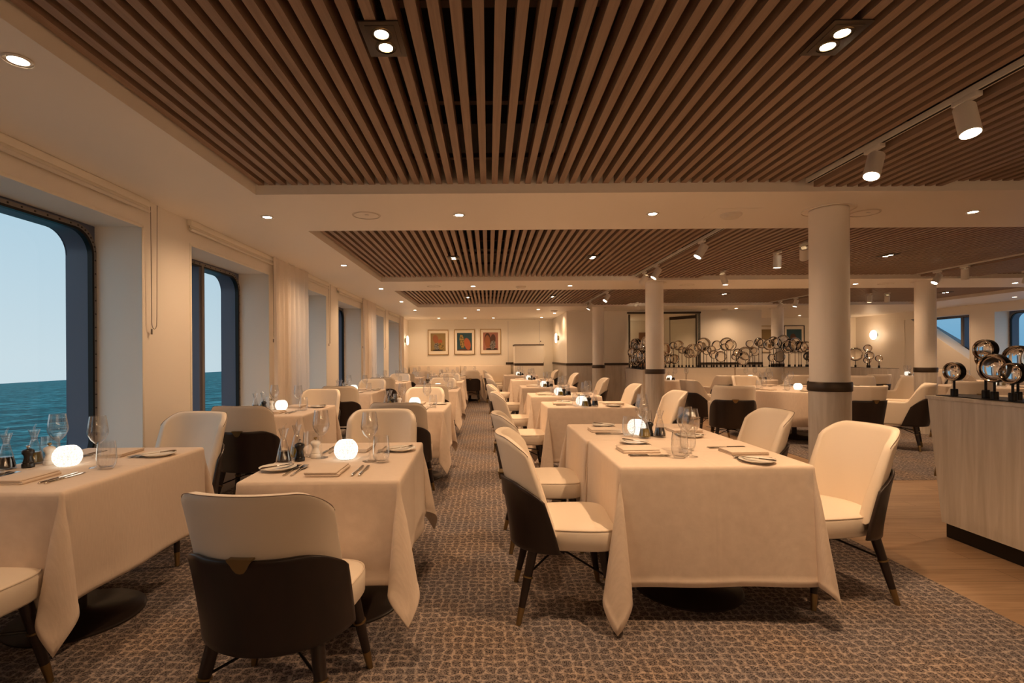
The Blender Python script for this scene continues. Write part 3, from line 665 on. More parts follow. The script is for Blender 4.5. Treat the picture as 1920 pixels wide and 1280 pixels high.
# ------------------------------------------------------------------ chairs
def slab(mb, U, T, outer, inner, e=.008):
    """closed curved pad between two surfaces outer(u,t) and inner(u,t), with a rounded rim"""
    def mid(u, t): return (outer(u, t) + inner(u, t)) / 2
    nu, ntt = len(U), len(T)
    ins = lambda v, lo, hi: lo + (hi - lo) * min(max(v, e), 1 - e)
    def grid(fn): return [[fn(U[0] + (U[-1]-U[0]) * min(max((u - U[0])/(U[-1]-U[0]), e*1.2), 1 - e*1.2), min(max(t, e*1.6), 1 - e*1.6)) for u in U] for t in T]
    go, gi = grid(outer), grid(inner)
    border = [(0, i) for i in range(nu)] + [(j, nu-1) for j in range(1, ntt)] + [(ntt-1, i) for i in range(nu-2, -1, -1)] + [(j, 0) for j in range(ntt-2, 0, -1)]
    V = lambda p: mb.bm.verts.new(p)
    vo = [[V(p) for p in r] for r in go]; vi = [[V(p) for p in r] for r in gi]
    rims = []
    for q in (.18, .5, .82): rims.append([V(outer(U[i], T[j]) * (1-q) + inner(U[i], T[j]) * q) for j, i in border])
    for j in range(ntt - 1):
        for i in range(nu - 1):
            mb.bm.faces.new((vo[j][i], vo[j][i+1], vo[j+1][i+1], vo[j+1][i])); mb.bm.faces.new((vi[j][i], vi[j+1][i], vi[j+1][i+1], vi[j][i+1]))
    chain = [[vo[j][i] for j, i in border]] + rims + [[vi[j][i] for j, i in border]]
    n = len(border)
    for a in range(len(chain) - 1):
        for b in range(n):
            c = (b + 1) % n
            mb.bm.faces.new((chain[a][b], chain[a][c], chain[a+1][c], chain[a+1][b]))
def lin(n, a=-1, b=1): return [a + (b - a) * i / (n - 1) for i in range(n)]
ZT, ZS = .89, .675
def plan(u, z):
    """outer rear surface of the dining chair's back"""
    f = (z - .35) / .54
    w = .256 - .002 * f; yb = -.205 - .10 * max(0, f) ** 1.3
    c = .215 - .085 * f
    au = abs(u)
    return Vector((w * math.sin(u * PI/2 * .93) / math.sin(PI/2 * .93), yb + c * (1 - math.cos(au * PI/2 * .93)) * 1.12, z))
def pnorm(fn, u, z):
    a, b = fn(max(-1, u - .02), z), fn(min(1, u + .02), z); t_ = b - a
    return Vector((-t_.y, t_.x, 0)).normalized()          # points forward, into the seat
def corner(u, top, r, w=.254):
    x = abs(plan(u, top).x); lim = w - r
    return top if x < lim else top - r * (1 - math.sqrt(max(0, 1 - min(1, (x - lim) / r) ** 2)))
def leg_set(t, fx, rx, fy, ry, ftx, fty, rty):
    for sx in (-1, 1):
        for (bx, by, tx, ty) in ((fx, fy, ftx, fty), (rx, ry, ftx * .92, rty)):
            B = Vector((sx*bx, by, 0)); T_ = Vector((sx*tx, ty, .36)); A = B + (T_ - B) * .22; R_ = B + (T_ - B) * .60
            mb = MB(); mb.tube([A, R_, T_], [.0165, .0215, .025], 14); l = mb.build('leg', M['darkwood'], t)
            mb = MB(); mb.tube([B, A], [.0125, .0168], 14); mb.build('ferrule', M['brass'], l)
            mb = MB(); d_ = (T_ - B).normalized(); q = d_.to_track_quat('Z', 'Y').to_matrix().to_4x4()
            mb.lathe([(.0215, -.004), (.0265, -.0035), (.0265, .0035), (.0215, .004), (.0215, -.004)], 16, mt=Matrix.Translation(R_) @ q, cap=False); mb.build('ring', M['brass'], l)
    mb = MB()
    for sx in (-1, 1):
        mb.tube([(sx*(fx*.6+ftx*.4), fy*.6 + fty*.4, .216), (sx*.05, .07, .275), (0, .02, .278), (-sx*.05, -.0, .275)], .0055, 6)
        mb.tube([(sx*(rx*.6+ftx*.37), ry*.6 + rty*.4, .216), (sx*.05, -.02, .272), (0, .02, .274), (-sx*.05, .05, .272)], .0055, 6)
    mb.build('stretcher', M['blackmetal'], t)
def seat_loop(w, yf, yr, z, ins, n=44, pw=4.2):
    p = []; cy = (yf + yr) / 2; hy = (yf - yr) / 2
    for i in range(n):
        a = 2*PI*i/n; c, s_ = math.cos(a), math.sin(a)
        pq = pw if s_ > 0 else pw * .56
        x = math.copysign(abs(c) ** (2/pq), c); y = math.copysign(abs(s_) ** (2/pq), s_)
        tp = 1 - .15 * (1 - y) / 2
        p.append((x * (w - ins) * tp, cy + y * (hy - ins), z))
    return p
def brass_tab(t, yb, z):
    mb = MB(); out = [(-.040, .012), (.040, .012), (.038, .004), (.030, -.006), (.022, -.022), (.012, -.034), (0, -.037), (-.012, -.034), (-.022, -.022), (-.030, -.006), (-.038, .004)]
    mb.prism([(x, y + .004) for x, y in out], .005, Matrix.Translation((0, yb, z)) @ Matrix.Rotation(.16, 4, 'X') @ MXZ)
    mb.span((-.039, yb - .003, z + .008), (.039, yb + .026, z + .014)); mb.build('clasp', M['brass'], t)
def mk_chair():
    t = thing('dining_chair', '', 'chair')
    mb = MB(); rows = [seat_loop(.258, .31, -.185, z, i) for z, i in ((.345, .03), (.350, .008), (.36, 0), (.435, -.002), (.448, .004), (.456, .018), (.466, .09), (.472, .18), (.473, .24))]
    mb.loops(rows, True, True, True); mb.build('seat', M['leather'], t)
    mb = MB(); lp = seat_loop(.258, .31, -.185, .449, .003); mb.tube(lp + [lp[0]], .0035, 6); mb.build('piping', M['piping'], t)
    U, T = lin(31), lin(15, 0, 1)
    zz = lambda u, t_: .42 + (corner(u, ZT, .088) - .42) * t_
    th = lambda z: .062 - .024 * max(0, (z - .5) / .4)
    o_ = lambda u, t_: plan(u, zz(u, t_))
    i_ = lambda u, t_: plan(u, zz(u, t_)) + pnorm(plan, u, zz(u, t_)) * th(zz(u, t_)) + Vector((0, 0, 0))
    mb = MB(); slab(mb, U, T, o_, i_, .014); bk = mb.build('backrest', M['leather'], t, 60)
    mb = MB(); pts = [plan(u, corner(u, ZT, .088)) + pnorm(plan, u, ZT) * .004 for u in lin(41)]; mb.tube(pts, .0016, 6); mb.build('piping', M['darkpiping'], bk)
    top = lambda u: corner(u, ZS + .0, .10) + .012 * u * u
    zs = lambda u, t_: (.335 + .012 * u * u) + (top(u) - .335 - .012 * u * u) * t_
    oo = lambda u, t_: plan(u, zs(u, t_)) - pnorm(plan, u, zs(u, t_)) * .019
    ii = lambda u, t_: plan(u, zs(u, t_)) - pnorm(plan, u, zs(u, t_)) * .003
    mb = MB(); slab(mb, U, T, oo, ii, .006); sh = mb.build('shell', M['darkwood'], t, 60)
    brass_tab(t, plan(0, ZS - .005).y - .021, ZS - .005)
    leg_set(t, .245, .235, .275, -.19, .19, .22, -.11)
    return t
def mk_arm():
    t = thing('tub_armchair', '', 'chair')
    mb = MB(); rows = [seat_loop(.25, .29, -.22, z, i) for z, i in ((.33, .03), (.34, .006), (.35, 0), (.44, 0), (.455, .006), (.465, .02), (.475, .09), (.48, .2))]
    mb.loops(rows, True, True, True); mb.build('seat', M['leather'], t)
    path = []                                    # plan polyline, left arm -> back -> right arm
    for i in range(8): path.append((-.285, .27 - .30 * i / 7))
    for i in range(1, 20):
        a = PI + PI * i / 20; path.append((.285 * math.cos(a), -.03 + .26 * math.sin(a) * (1 + .12*abs(math.cos(a)))))
    for i in range(8): path.append((.285, -.03 + .30 * i / 7))
    nP = len(path)
    def pl(u, z):
        q = (u + 1) / 2 * (nP - 1); i = min(int(q), nP - 2); f = q - i
        x = path[i][0] * (1-f) + path[i+1][0] * f; y = path[i][1] * (1-f) + path[i+1][1] * f
        k = (z - .35) / .54; rear = max(0, min(1, (-y + .10) / .3))
        return Vector((x * (.93 + .07 * k), y - .10 * k * rear, z))
    def top(u):
        y = pl(u, .6).y; f = max(0, min(1, (-.07 - y) / .15)); f = f*f*(3-2*f)
        z = .645 + (.885 - .645) * f
        return z - (.05 * max(0, (y - .2) / .07) ** 2 if y > .2 else 0)
    U, T = lin(53), lin(13, 0, 1)
    zz = lambda u, t_: .335 + (top(u) - .335) * t_
    nrm = lambda u, z: pnorm(pl, u, z)
    o_ = lambda u, t_: pl(u, zz(u, t_)); i_ = lambda u, t_: pl(u, zz(u, t_)) + nrm(u, zz(u, t_)) * .052
    mb = MB(); slab(mb, U, T, o_, i_, .014); mb.build('backrest', M['leather'], t, 60)
    um = .53
    U2 = lin(31, -um, um)
    def t2(u): return .70 - .12 * max(0, (abs(u) - um + .16) / .16) ** 2
    zs = lambda u, t_: .325 + (t2(u) - .325) * t_
    wid = lambda u, z: u * (1.12 - .26 * (z - .325) / .4)
    oo = lambda u, t_: pl(wid(u, zs(u, t_)), zs(u, t_)) - nrm(wid(u, zs(u, t_)), zs(u, t_)) * .018
    ii = lambda u, t_: pl(wid(u, zs(u, t_)), zs(u, t_)) - nrm(wid(u, zs(u, t_)), zs(u, t_)) * .003
    mb = MB(); slab(mb, U2, T, oo, ii, .006); mb.build('shell', M['darkwood'], t, 60)
    brass_tab(t, pl(0, .695).y - .020, .695)
    leg_set(t, .245, .235, .25, -.22, .20, .20, -.16)
    return t
CH, AR = Proto(mk_chair), Proto(mk_arm)
def chair(x, y, face, label, grp='cream and dark wood dining chairs', scale=None):
    """face: direction the sitter looks, degrees from +Y, positive to the left"""
    CH.put((x, y, 0), math.radians(face), label, grp, scale=scale)
def arm(x, y, face, label): AR.put((x, y, 0), math.radians(face), label, 'cream tub armchairs')
# ------------------------------------------------------------------ tables and cloths
ZTAB = .748
def cloth_mesh(a, b, drop, seed, lean=(0, 0, 0, 0), hang=None, calm=()):
    """rectangular cloth: top, four hanging sides and four folded corners; calm lists sides (+x,-x,+y,-y) that hang flat"""
    R_ = random.Random(seed); hang = hang or [1, 1, 1, 1]; r = .014; N = 20
    sd = sorted({min(q, drop) for q in (0, .006, .014, .024, .05, .10, .17, .24, .31, .38, .45, .52)} | {drop - .032, drop - .028, drop})
    ph = [R_.uniform(0, 6.28) for _ in range(8)]; fr = [R_.uniform(5, 8) for _ in range(8)]
    fl = [0 if i in calm else 1 for i in range(4)]
    def prof(s_):
        if s_ < r*PI/2: return r*math.sin(s_/r), -r*(1-math.cos(s_/r))
        return r + .03*(s_-r), -(s_ - r*PI/2 + r)
    def out(side, q, s_):
        o, z = prof(s_); g = (max(0, s_-.05)/drop) ** 1.2
        w_ = (.015*math.sin(q*fr[side] + ph[side]) + .009*math.sin(q*fr[side]*2.3 + ph[side+4])) * g
        if s_ > drop - .03: w_ += .0018
        return (o + w_ if fl[side] else min(o, .012)), z + (.006*math.sin(q*4 + ph[side]) * g)
    lin2 = lambda h: [-h + 2*h*i/N for i in range(N+1)]
    mb = MB()
    mb.loops([[(p, q, 0) for q in lin2(b)] for p in lin2(a)], False)
    for side, sg in ((0, 1), (1, -1)):
        mb.loops([[(sg*(a + out(side, q, s_)[0]), q, out(side, q, s_)[1]) for q in lin2(b)] for s_ in sd], False)
    for side, sg in ((2, 1), (3, -1)):
        mb.loops([[(p, sg*(b + out(side, p, s_)[0]), out(side, p, s_)[1]) for p in lin2(a)] for s_ in sd], False)
    K = 28
    for ci, (sp, sq) in enumerate(((1, 1), (-1, 1), (1, -1), (-1, -1))):
        sx, sy = (0 if sp > 0 else 1), (2 if sq > 0 else 3); da = PI/4 + lean[ci]; h_ = hang[ci]
        rows = []
        for s0 in sd:
            row = []
            for k in range(K + 1):
                th = PI/2*k/K; m_ = max(math.cos(th), math.sin(th)); f = s0/drop
                s_ = s0 * (1 + (1/m_ - 1) * f * (.15 + .7*min(1, h_)))
                ox, zx = out(sx, sq*b, s0); oy, zy = out(sy, sp*a, s0); z = prof(s_)[1] + ((zx - prof(s0)[1])*math.cos(th)**2 + (zy - prof(s0)[1])*math.sin(th)**2)
                g = min(1, s_/.15); S2 = math.sin(2*th)
                k1 = .16*s_*g*h_*S2**1.6; k2 = .12*s_*g*h_*math.sin(4*th)*(1 if ci in (0, 3) else -1)
                x = a + ox*math.cos(th)**1.2 + k1*math.cos(da) - k2*math.sin(da); y = b + oy*math.sin(th)**1.2 + k1*math.sin(da) + k2*math.cos(da)
                row.append((sp*x, sq*y, max(z*(1 - .03*S2), -ZTAB + .014 + .012*(1-S2))))
            rows.append(row)
        mb.loops(rows, False)
    bmesh.ops.remove_doubles(mb.bm, verts=mb.bm.verts[:], dist=.0004)
    return mb
def round_cloth(rad, drop, seed):
    R_ = random.Random(seed); mb = MB(); rows = []; n = 72; r = .014
    for s_ in (0.02, rad*.5, rad - .02, rad, rad+.006, rad+.014, rad+.024, rad+.06, rad+.15, rad+.25, rad+.35, rad+drop):
        row = []
        for i in range(n):
            a = 2*PI*i/n; e_ = max(0, s_ - rad)
            if e_ == 0: o, z = s_, 0
            elif e_ < r*PI/2: o, z = rad + r*math.sin(e_/r), -r*(1-math.cos(e_/r))
            else: o, z = rad + r + .05*(e_-r), -(e_ - r*PI/2 + r)
            o += .055*math.sin(12*a + seed) * (e_/drop) ** 1.3 + .02*math.sin(5*a + seed*2) * e_/drop
            row.append((o*math.cos(a), o*math.sin(a), z))
        rows.append(row)
    mb.loops(rows, True, True, False); return mb
def mk_base(a, b, rnd=False):
    t = thing('dining_table', '', 'table')
    mb = MB()
    if rnd: mb.lathe([(a-.01, ZTAB-.03), (a-.004, ZTAB-.026), (a-.004, ZTAB-.006), (a-.01, ZTAB-.003)], 48)
    else: mb.span((-a+.004, -b+.004, ZTAB-.03), (a-.004, b-.004, ZTAB-.003), .004)
    mb.build('tabletop', M['oak'], t)
    mb = MB(); mb.lathe([(.035, .015), (.035, ZTAB-.03)], 20); mb.build('pedestal', M['tablebase'], t)
    R_ = .42 if rnd else .285
    mb = MB(); mb.lathe([(R_, 0), (R_, .008), (R_-.012, .016), (.06, .026), (.04, .04)], 48); mb.build('base', M['tablebase'], t)
    return t
_tp = {}
def table(kind, x, y, rz, where, a=.345, b=.5, drop=.575, seed=1, lean=(0,0,0,0), hang=None, depth=9, calm=()):
    rnd = kind == 'round'; key = (kind, a, b)
    if key not in _tp: _tp[key] = Proto(lambda: mk_base(a, b, rnd))
    _tp[key].put((x, y, 0), rz, 'Dark disc-based dining table under linen cloth, %s' % where, 'dining tables', depth)
    ck = ('cloth', kind, a, b, seed, calm)
    if ck not in _tp:
        mb = round_cloth(a, drop, seed) if rnd else cloth_mesh(a, b, drop, seed, lean, hang, calm)
        o_ = mb.build('tablecloth', M['linen'], smooth=80, solid=.0018); _tp[ck] = o_
    else: o_ = dup(_tp[ck])
    o_.location = (x, y, ZTAB); o_.rotation_euler = (0, 0, rz); tag(o_, 'Linen tablecloth draped over %s' % where, 'tablecloth', 'linen tablecloths')
# ------------------------------------------------------------------ tableware prototypes
def mk_wine():
    t = thing('wine_glass', '', 'glass')
    mb = MB(); mb.lathe([(.036, 0), (.036, .002), (.010, .006), (.0045, .014), (.0035, .05), (.0035, .095), (.005, .104)], 20); mb.build('stem', M['glass'], t, 60)
    mb = MB(); mb.lathe([(.004, .103), (.012, .108), (.030, .126), (.042, .150), (.044, .165), (.040, .195), (.034, .232), (.0328, .232), (.0388, .195), (.0428, .165), (.0405, .150), (.029, .128), (.012, .111), (.002, .109)], 24); mb.build('bowl', M['glass'], t, 60)
    return t
def mk_tumbler():
    t = thing('tumbler', '', 'glass')
    mb = MB(); mb.lathe([(.022, 0), (.030, .004), (.040, .022), (.0425, .042), (.041, .068), (.0365, .106), (.0355, .106), (.0398, .068), (.0412, .042), (.0385, .024), (.028, .010), (.001, .008)], 24); mb.build('bowl', M['glass'], t, 60)
    return t
def mk_globe():
    t = thing('candle_globe', '', 'candle')
    mb = MB(); n, mrows = 48, 25; rows = []
    for j in range(mrows):
        a = -.927 + 1.912 * j / (mrows - 1); rr_ = .060 * math.cos(a); z = .048 + .060 * math.sin(a)
        rows.append([((rr_ + .0016 * abs(math.sin(12*(2*PI*i/n) * .5 + j*PI/4))) * math.cos(2*PI*i/n), (rr_ + .0016 * abs(math.sin(12*(2*PI*i/n)*.5 + j*PI/4))) * math.sin(2*PI*i/n), max(0.001, z)) for i in range(n)])
    mb.loops(rows, True, True, True); mb.build('globe', M['globe'], t)
    mb = MB(); mb.lathe([(.036, .0), (.040, .003), (.034, .006)], 24); mb.build('base', M['china'], t)
    return t
def mk_cruet(liq):
    def f():
        t = thing('cruet', '', 'cruet')
        mb = MB(); mb.lathe([(.034, 0), (.0365, .004), (.0345, .02), (.026, .06), (.016, .10), (.0125, .115), (.0135, .125), (.024, .158), (.0228, .158), (.012, .125), (.011, .115), (.0145, .10), (.0245, .06), (.0328, .02), (.0335, .010), (.001, .008)], 22); g = mb.build('bottle', M['glass'], t, 60)
        mb = MB(); mb.lathe([(.0325, .010), (.0320, .02), (.0245, .056), (.001, .057)], 20); mb.build('liquid', M[liq], g, 60)
        mb = MB(); mb.lathe([(.0105, .112), (.0115, .128), (.006, .132), (.0045, .165), (.003, .172)], 12); mb.tube([(0, 0, .155), (.008, 0, .172), (.019, 0, .182)], .0032, 6); mb.build('pourer', M['glass'], t)
        return t
    return f
def mk_mill(mt_):
    def f():
        t = thing('spice_mill', '', 'mill')
        mb = MB(); mb.lathe([(.025, 0), (.026, .004), (.026, .020), (.0215, .024), (.0235, .028), (.0205, .034), (.0165, .050), (.018, .062), (.024, .070), (.0255, .078), (.024, .086), (.012, .093), (.005, .095)], 22); mb.build('body', M[mt_], t, 50)
        mb = MB(); mb.lathe([(.004, .094), (.004, .098), (.0085, .101), (.0095, .106), (.006, .110), (.001, .111)], 14); mb.build('knob', M['brass'] if mt_ == 'whitewood' else M['steel'], t)
        return t
    return f
def bend(mb, fz):
    for v_ in mb.bm.verts: v_.co.z += fz(v_.co.y)
def mk_fork():
    half = [(.0045, -.097), (.0062, -.085), (.0034, -.03), (.0030, .022), (.0115, .040), (.0132, .054), (.0126, .100), (.0108, .100), (.0098, .058), (.0062, .058), (.0054, .100), (.0032, .100), (.0022, .058)]
    mb = MB(); poly = half + [(-x, y) for x, y in reversed(half)]
    mb.prism(poly, .003); bmesh.ops.triangulate(mb.bm, faces=[f for f in mb.bm.faces if len(f.verts) > 4]); bend(mb, lambda y: .002 + .006 * max(0, math.sin((y + .03) * 12)) if y > -.03 else .001)
    return tag(mb.build('fork', M['steel']), '', 'fork')
def mk_knife(L=.11, name='table_knife'):
    def f():
        t = thing(name, '', 'knife')
        mb = MB(); mb.tube([(0, -L, .005), (0, -L+.01, .005), (0, -L*.55, .005), (0, -.006, .005)], [.003, .0055, .0045, .004], 8); mb.build('handle', M['steel'], t)
        mb = MB(); mb.prism([(-.004, -.008), (.004, -.008), (.0085, .015), (.0095, L*.6), (.006, L*.9), (.0, L), (-.005, L*.9), (-.005, .01)], .0022, Matrix.Translation((0, 0, .003))); mb.build('blade', M['steel'], t)
        return t
    return f
def mk_plate():
    mb = MB(); mb.lathe([(.045, 0), (.050, .002), (.060, .006), (.083, .015), (.085, .017), (.082, .0175), (.058, .009), (.045, .0065), (.001, .006)], 36)
    return tag(mb.build('bread_plate', M['china'], smooth=60), '', 'plate')
def mk_napkin():
    mb = MB(); 
    for k, (w_, l_, sh) in enumerate(((.148, .205, .004), (.148, .200, .0), (.146, .203, -.002))): mb.box((sh, 0, .0045 + k*.0066), (w_, l_, .0064), .003, seg=3)
    mb.tube([(.073, -.10, .008), (.073, .10, .008)], .007, 10)
    return tag(mb.build('folded_napkin', M['napkin'], smooth=60), '', 'napkin')
WG, TU, GL = Proto(mk_wine), Proto(mk_tumbler), Proto(mk_globe)
OC, VC, PM, SM = Proto(mk_cruet('oil')), Proto(mk_cruet('vinegar')), Proto(mk_mill('blackwood')), Proto(mk_mill('whitewood'))
FK, KN, BK, PL, NP = Proto(mk_fork), Proto(mk_knife()), Proto(mk_knife(.085, 'butter_knife')), Proto(mk_plate), Proto(mk_napkin)
WSZ, TSZ, CSZ = (1, 1, 1.09), (1, 1, 1.26), (1.05, 1.05, 1.1)
jr = random.Random(3)
ZP = ZTAB + .0005
def place(ox, oy, ang, who, where, full=True, kl=0.0, latg=(.14, .205), inw=.24, gin=(.45, .42), plat=-.25):
    """one cover: (ox,oy) middle of the table edge, ang = direction the diner looks (deg from +Y)"""
    a = math.radians(ang); d = Vector((-math.sin(a), math.cos(a))); r = Vector((math.cos(a), math.sin(a)))
    def at(lat, i): p = Vector((ox, oy)) + r*lat + d*i; return (p.x, p.y, ZP)
    q = lambda s_=.05: a + jr.uniform(-s_, s_)
    tail = '%s, %s' % (who, where)
    WG.put(at(latg[0], gin[0]), q(3), 'Clear wine glass, %s' % tail, 'wine glasses on the tables', scale=WSZ)
    TU.put(at(latg[1], gin[1]), q(3), 'Stemless tumbler, %s' % tail, 'stemless tumblers on the tables', scale=TSZ)
    PL.put(at(plat, inw + .02), q(), 'White bread plate, %s' % tail, 'bread plates')
    NP.put(at(kl, inw - .03), q(.06), 'Folded linen napkin, %s' % tail, 'folded napkins')
    if not full: return
    p = at(plat, inw + .02); BK.put((p[0], p[1], ZP + .0145), a - .75 + jr.uniform(-.1, .1), 'Butter knife lying on the bread plate, %s' % tail, 'butter knives')
    FK.put(at(kl - .175, inw - .01), q(.03), 'Outer fork, %s' % tail, 'forks'); FK.put(at(kl - .140, inw - .01), q(.03), 'Inner fork, %s' % tail, 'forks')
    KN.put(at(kl + .135, inw - .01), q(.03), 'Inner table knife, %s' % tail, 'table knives'); KN.put(at(kl + .165, inw - .01), q(.03), 'Outer table knife, %s' % tail, 'table knives')
def centre(x, y, where, gx=0, gy=0, oil=None, vin=None, pep=None, salt=None):
    if gx is not None: GL.put((x+gx, y+gy, ZP), jr.uniform(0, 3), 'Glowing textured candle globe, %s' % where, 'candle globes')
    for p_, pos, nm, gr in ((OC, oil, 'Glass cruet of green-gold olive oil, %s', 'oil and vinegar cruets'), (VC, vin, 'Glass cruet of dark vinegar, %s', 'oil and vinegar cruets'), (PM, pep, 'Black pepper mill, %s', 'pepper and salt mills'), (SM, salt, 'White salt mill, %s', 'pepper and salt mills')):
        if pos: p_.put((x+pos[0], y+pos[1], ZP), jr.uniform(-.6, .6) + 1.6, nm % where, gr, scale=CSZ if p_ in (OC, VC) else None)
LEAN = (.25, .4, .35, .45)
# window row
for k, (x, yf) in enumerate(((-2.05, 2.05), (-2.06, 4.71), (-2.06, 7.5), (-2.06, 10.3), (-2.06, 12.9))):
    wh = '%s window-row table' % ORD[k]; yc = yf + .5; far = k > 2
    table('two', x, yc, 0, wh, .335, .5, drop=.465, seed=1 + k % 3, lean=LEAN, hang=[1, .3, 1, .3], calm=(1,))
    chair(x - .0 if k else -2.0, yf - .285, 3 if k else -2, 'Dining chair, back towards camera, near end of %s' % wh)
    if k < 4: chair(x - .07 if k == 0 else x, yf + 1.0 + .42 if k == 0 else yf + 1.37, 180 - (10 if k == 0 else 2), 'Dining chair facing camera, far end of %s' % wh)
    place(x, yf, 0, 'near cover', wh, not far); place(x, yf + 1.0, 180, 'far cover', wh, not far)
    centre(x, yc, wh, -.05, .0, (-.26, .05), (-.28, -.08), (-.21, -.04), (-.165, .03))
# aisle row
for k, (x, yf) in enumerate(((-.75, 2.165), (-.79, 4.95), (-.83, 7.85), (-.90, 10.6), (-.97, 13.2))):
    wh = '%s aisle-row table' % ORD[k]; yc = yf + .5; far = k > 2
    table('two', x, yc + .03, math.radians(1.5 if k == 0 else 0), wh, .337, .485, drop=.455, seed=2 + k % 3, lean=LEAN)
    chair(x + (-.005 if k == 0 else .0), yf - (.315 if k == 0 else .30), -3 if k == 0 else jr.uniform(-3, 3), 'Dining chair, back towards camera, near end of %s' % wh, scale=(1, 1, .965) if k == 0 else None)
    if k < 4: chair(x - .02, yf + 1.42, 180 + jr.uniform(-4, 4), 'Dining chair facing camera, far end of %s' % wh)
    place(x, yf, 0, 'near cover', wh, not far); place(x, yf + 1.0, 180, 'far cover', wh, not far)
    centre(x, yc, wh, 0, .02, (-.27, .05), (-.285, -.085), (-.225, -.03), (-.17, .05))
# column-side row
for k, (yc, xl, lab) in enumerate(((2.80, .616, 'nearest'), (3.59, .60, 'second'), (5.62, .60, 'third'), (7.08, .55, 'fourth'), (9.0, .555, 'fifth'), (11.65, .50, 'sixth'), (14.4, .42, 'seventh'))):
    wh = '%s column-side table' % lab; xc = xl + .48; far = k > 3
    table('side', xc - .005, yc + (.03 if k == 0 else .015), 0, wh, .455, .37 if k < 2 else .345, seed=(5, 6, 7, 8, 9, 8, 9)[k], lean=(.35, -.35, -.35, .55) if k == 0 else LEAN, hang=[.3, .3, .75, 1.1] if k == 0 else ([1, 1, .3, .3] if k == 1 else None), calm=(2,) if k == 0 else ((3,) if k == 1 else ()))
    chair(xl - .285, yc - (.13 if k == 0 else .03), -90 + jr.uniform(-3, 3), 'Dining chair on the aisle side of %s' % wh)
    chair(xl + 1.0 + (.255, .20)[k == 1], yc + (.03, .04)[k == 1] * (k < 2), 90 + (5 if k == 0 else jr.uniform(-3, 3)), 'Dining chair on the column side of %s' % wh)
    if k == 0:
        place(xl + .02, yc, -90, 'aisle-side cover', wh, True, -.05, (.12, .15), .22, (.42, .35), -.29); place(xl + .95, yc, 90, 'column-side cover', wh, True, -.03, (-.02, .05), .22, (.50, .46), -.27)
    else:
        place(xl + .02, yc, -90, 'aisle-side cover', wh, not far, -.02, (.18, .22), .22, (.40, .30), -.26); place(xl + .95, yc, 90, 'column-side cover', wh, not far, -.02, (.12, .16), .22, (.44, .40), -.26)
        centre(xc, yc, wh, -.08, -.12 if k == 1 else -.1, (-.08, -.30), (.03, -.265), (-.02, -.21), None)
# back-wall tables
for k, x in enumerate((-1.9, -.55)):
    wh = ('left back-wall table under the pictures', 'middle back-wall table under the pictures')[k]
    table('two', x, 15.0, 0, wh, .345, .5, seed=2); chair(x + .05, 14.2, 0, 'Dining chair, dark back to camera, at %s' % wh)
    place(x, 14.5, 0, 'near cover', wh, False); place(x, 15.5, 180, 'far cover', wh, False); centre(x, 15.0, wh, .1, 0)
# round table island
def round_table(x, y, rad, wh, covers, seed, cx=0, cy=0):
    table('round', x, y, 0, wh, rad, rad, .5, seed)
    for a, nm in covers:
        r_ = math.radians(a); px, py = x + rad*math.sin(r_), y - rad*math.cos(r_)
        place(px, py, a, nm, wh, False, 0, (.12, .19), .22, (.42, .36), -.22)
    centre(x, y, wh, cx, cy, (cx+.16, cy-.02), (cx+.30, cy-.04), (cx + .22, cy+.1))
W1_ = 'nearest round table behind the column'
round_table(4.8, 8.05, .88, W1_, ((-60, 'left front cover'), (0, 'front cover'), (70, 'right front cover'), (140, 'right back cover'), (180, 'back cover'), (-110, 'left cover')), 3, -.12, -.3)
arm(3.27, 6.9, -18, 'Tub armchair, dark back to camera, left of nearest column')
arm(3.45, 8.15, -84, 'Tub armchair seen sideways facing right, at nearest round table')
arm(4.85, 9.45, 180, 'Tub armchair facing camera beyond nearest round table')
arm(4.78, 6.72, 4, 'Tub armchair, dark back to camera, half behind nearest column')
arm(5.62, 7.0, 48, 'Tub armchair turned left, seen right of nearest column')
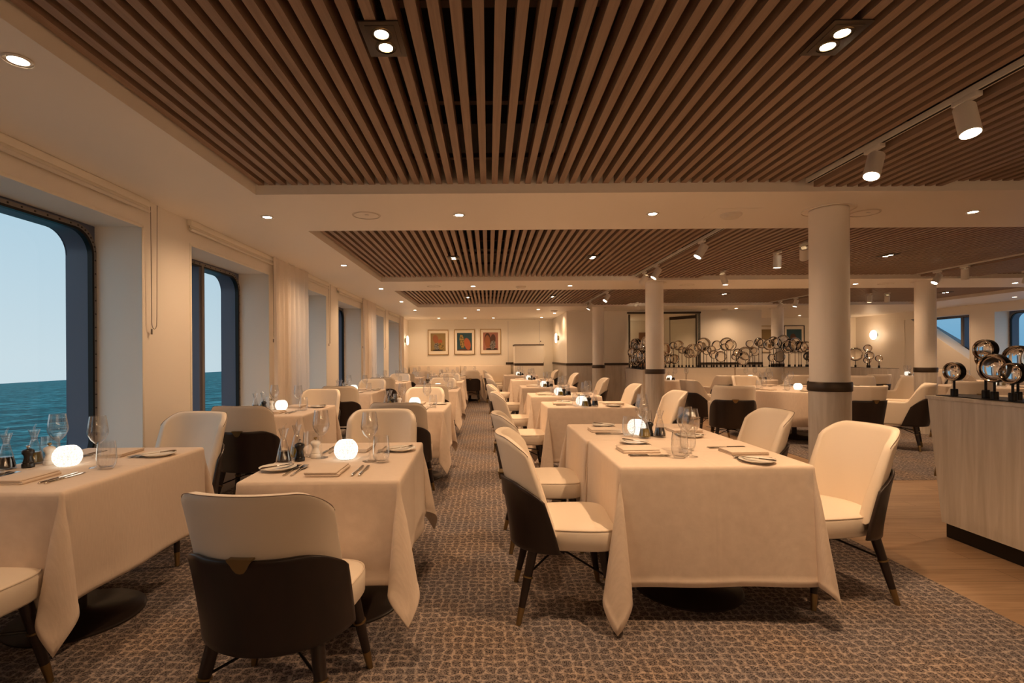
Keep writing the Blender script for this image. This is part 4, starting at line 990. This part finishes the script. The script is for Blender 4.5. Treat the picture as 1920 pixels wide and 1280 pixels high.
for k, x in enumerate((4.0, 5.75, 7.3)):
    wh = '%s banquette table from the left, before far rings' % ('first', 'second', 'third')[k]
    table('round', x, 11.05, 0, wh, .42, .42, .5, 4)
    GL.put((x - .1, 11.05, ZP), 0, 'Glowing textured candle globe, %s' % wh, 'candle globes')
    for q, (dx, dy) in enumerate(((-.25, -.1), (.22, -.12), (.1, .2))): WG.put((x+dx, 11.05+dy, ZP), 0, 'Clear wine glass, %s of three, %s' % (('left', 'right', 'rear')[q], wh), 'wine glasses on the tables')
    OC.put((x-.02 if k else x - .2, 10.82, ZP), 1, 'Glass cruet of green-gold olive oil, %s' % wh, 'oil and vinegar cruets'); VC.put((x+.09 if k else x - .1, 10.82, ZP), 1, 'Glass cruet of dark vinegar, %s' % wh, 'oil and vinegar cruets')
    arm(x + (.65 if k == 0 else .3), 10.25, 5, 'Tub armchair, dark back to camera, at %s' % wh)
W2_ = 'round table beyond the near counter'
round_table(8.1, 8.35, .62, W2_, ((-40, 'left front cover'), (60, 'right front cover'), (180, 'back cover')), 5, .1, 0)
arm(7.05, 9.75, -40, 'Tub armchair turned right, between column and far divider end')
arm(8.75, 11.6, 25, 'Tub armchair with dark shell left of the sloping-window column')
arm(7.15, 8.75, 110, 'Tub armchair facing left with arm towards camera, past the counter end')
arm(7.0, 7.6, -8, 'Tub armchair, cream back above the counter, behind lone ring')
arm(4.95, 5.15, 6, 'Tub armchair whose cream top just shows above counter end')
W3_ = 'round table at right edge behind large rings'
round_table(7.78, 6.5, .46, W3_, ((-40, 'left front cover'), (150, 'back cover')), 6, .1, 0)
for k, (x, y) in enumerate(((10.3, 12.6), (10.2, 10.0))):
    wh = '%s right-window table' % ('far', 'near')[k]
    table('side', x, y, 0, wh, .5, .36, seed=8)
    place(x - .5, y, -90, 'left cover', wh, False, -.02, (.18, .22), .22, (.40, .30), -.26); place(x + .5, y, 90, 'window-side cover', wh, False, -.02, (.12, .16), .22, (.44, .40), -.26)
    centre(x, y, wh, 0, 0, (-.1, -.2), (.02, -.2))
    chair(x - .78, y, -90, 'Dining chair facing right windows, at %s' % wh); chair(x + .72, y + .1, 90, 'Dining chair beneath right windows, at %s' % wh)
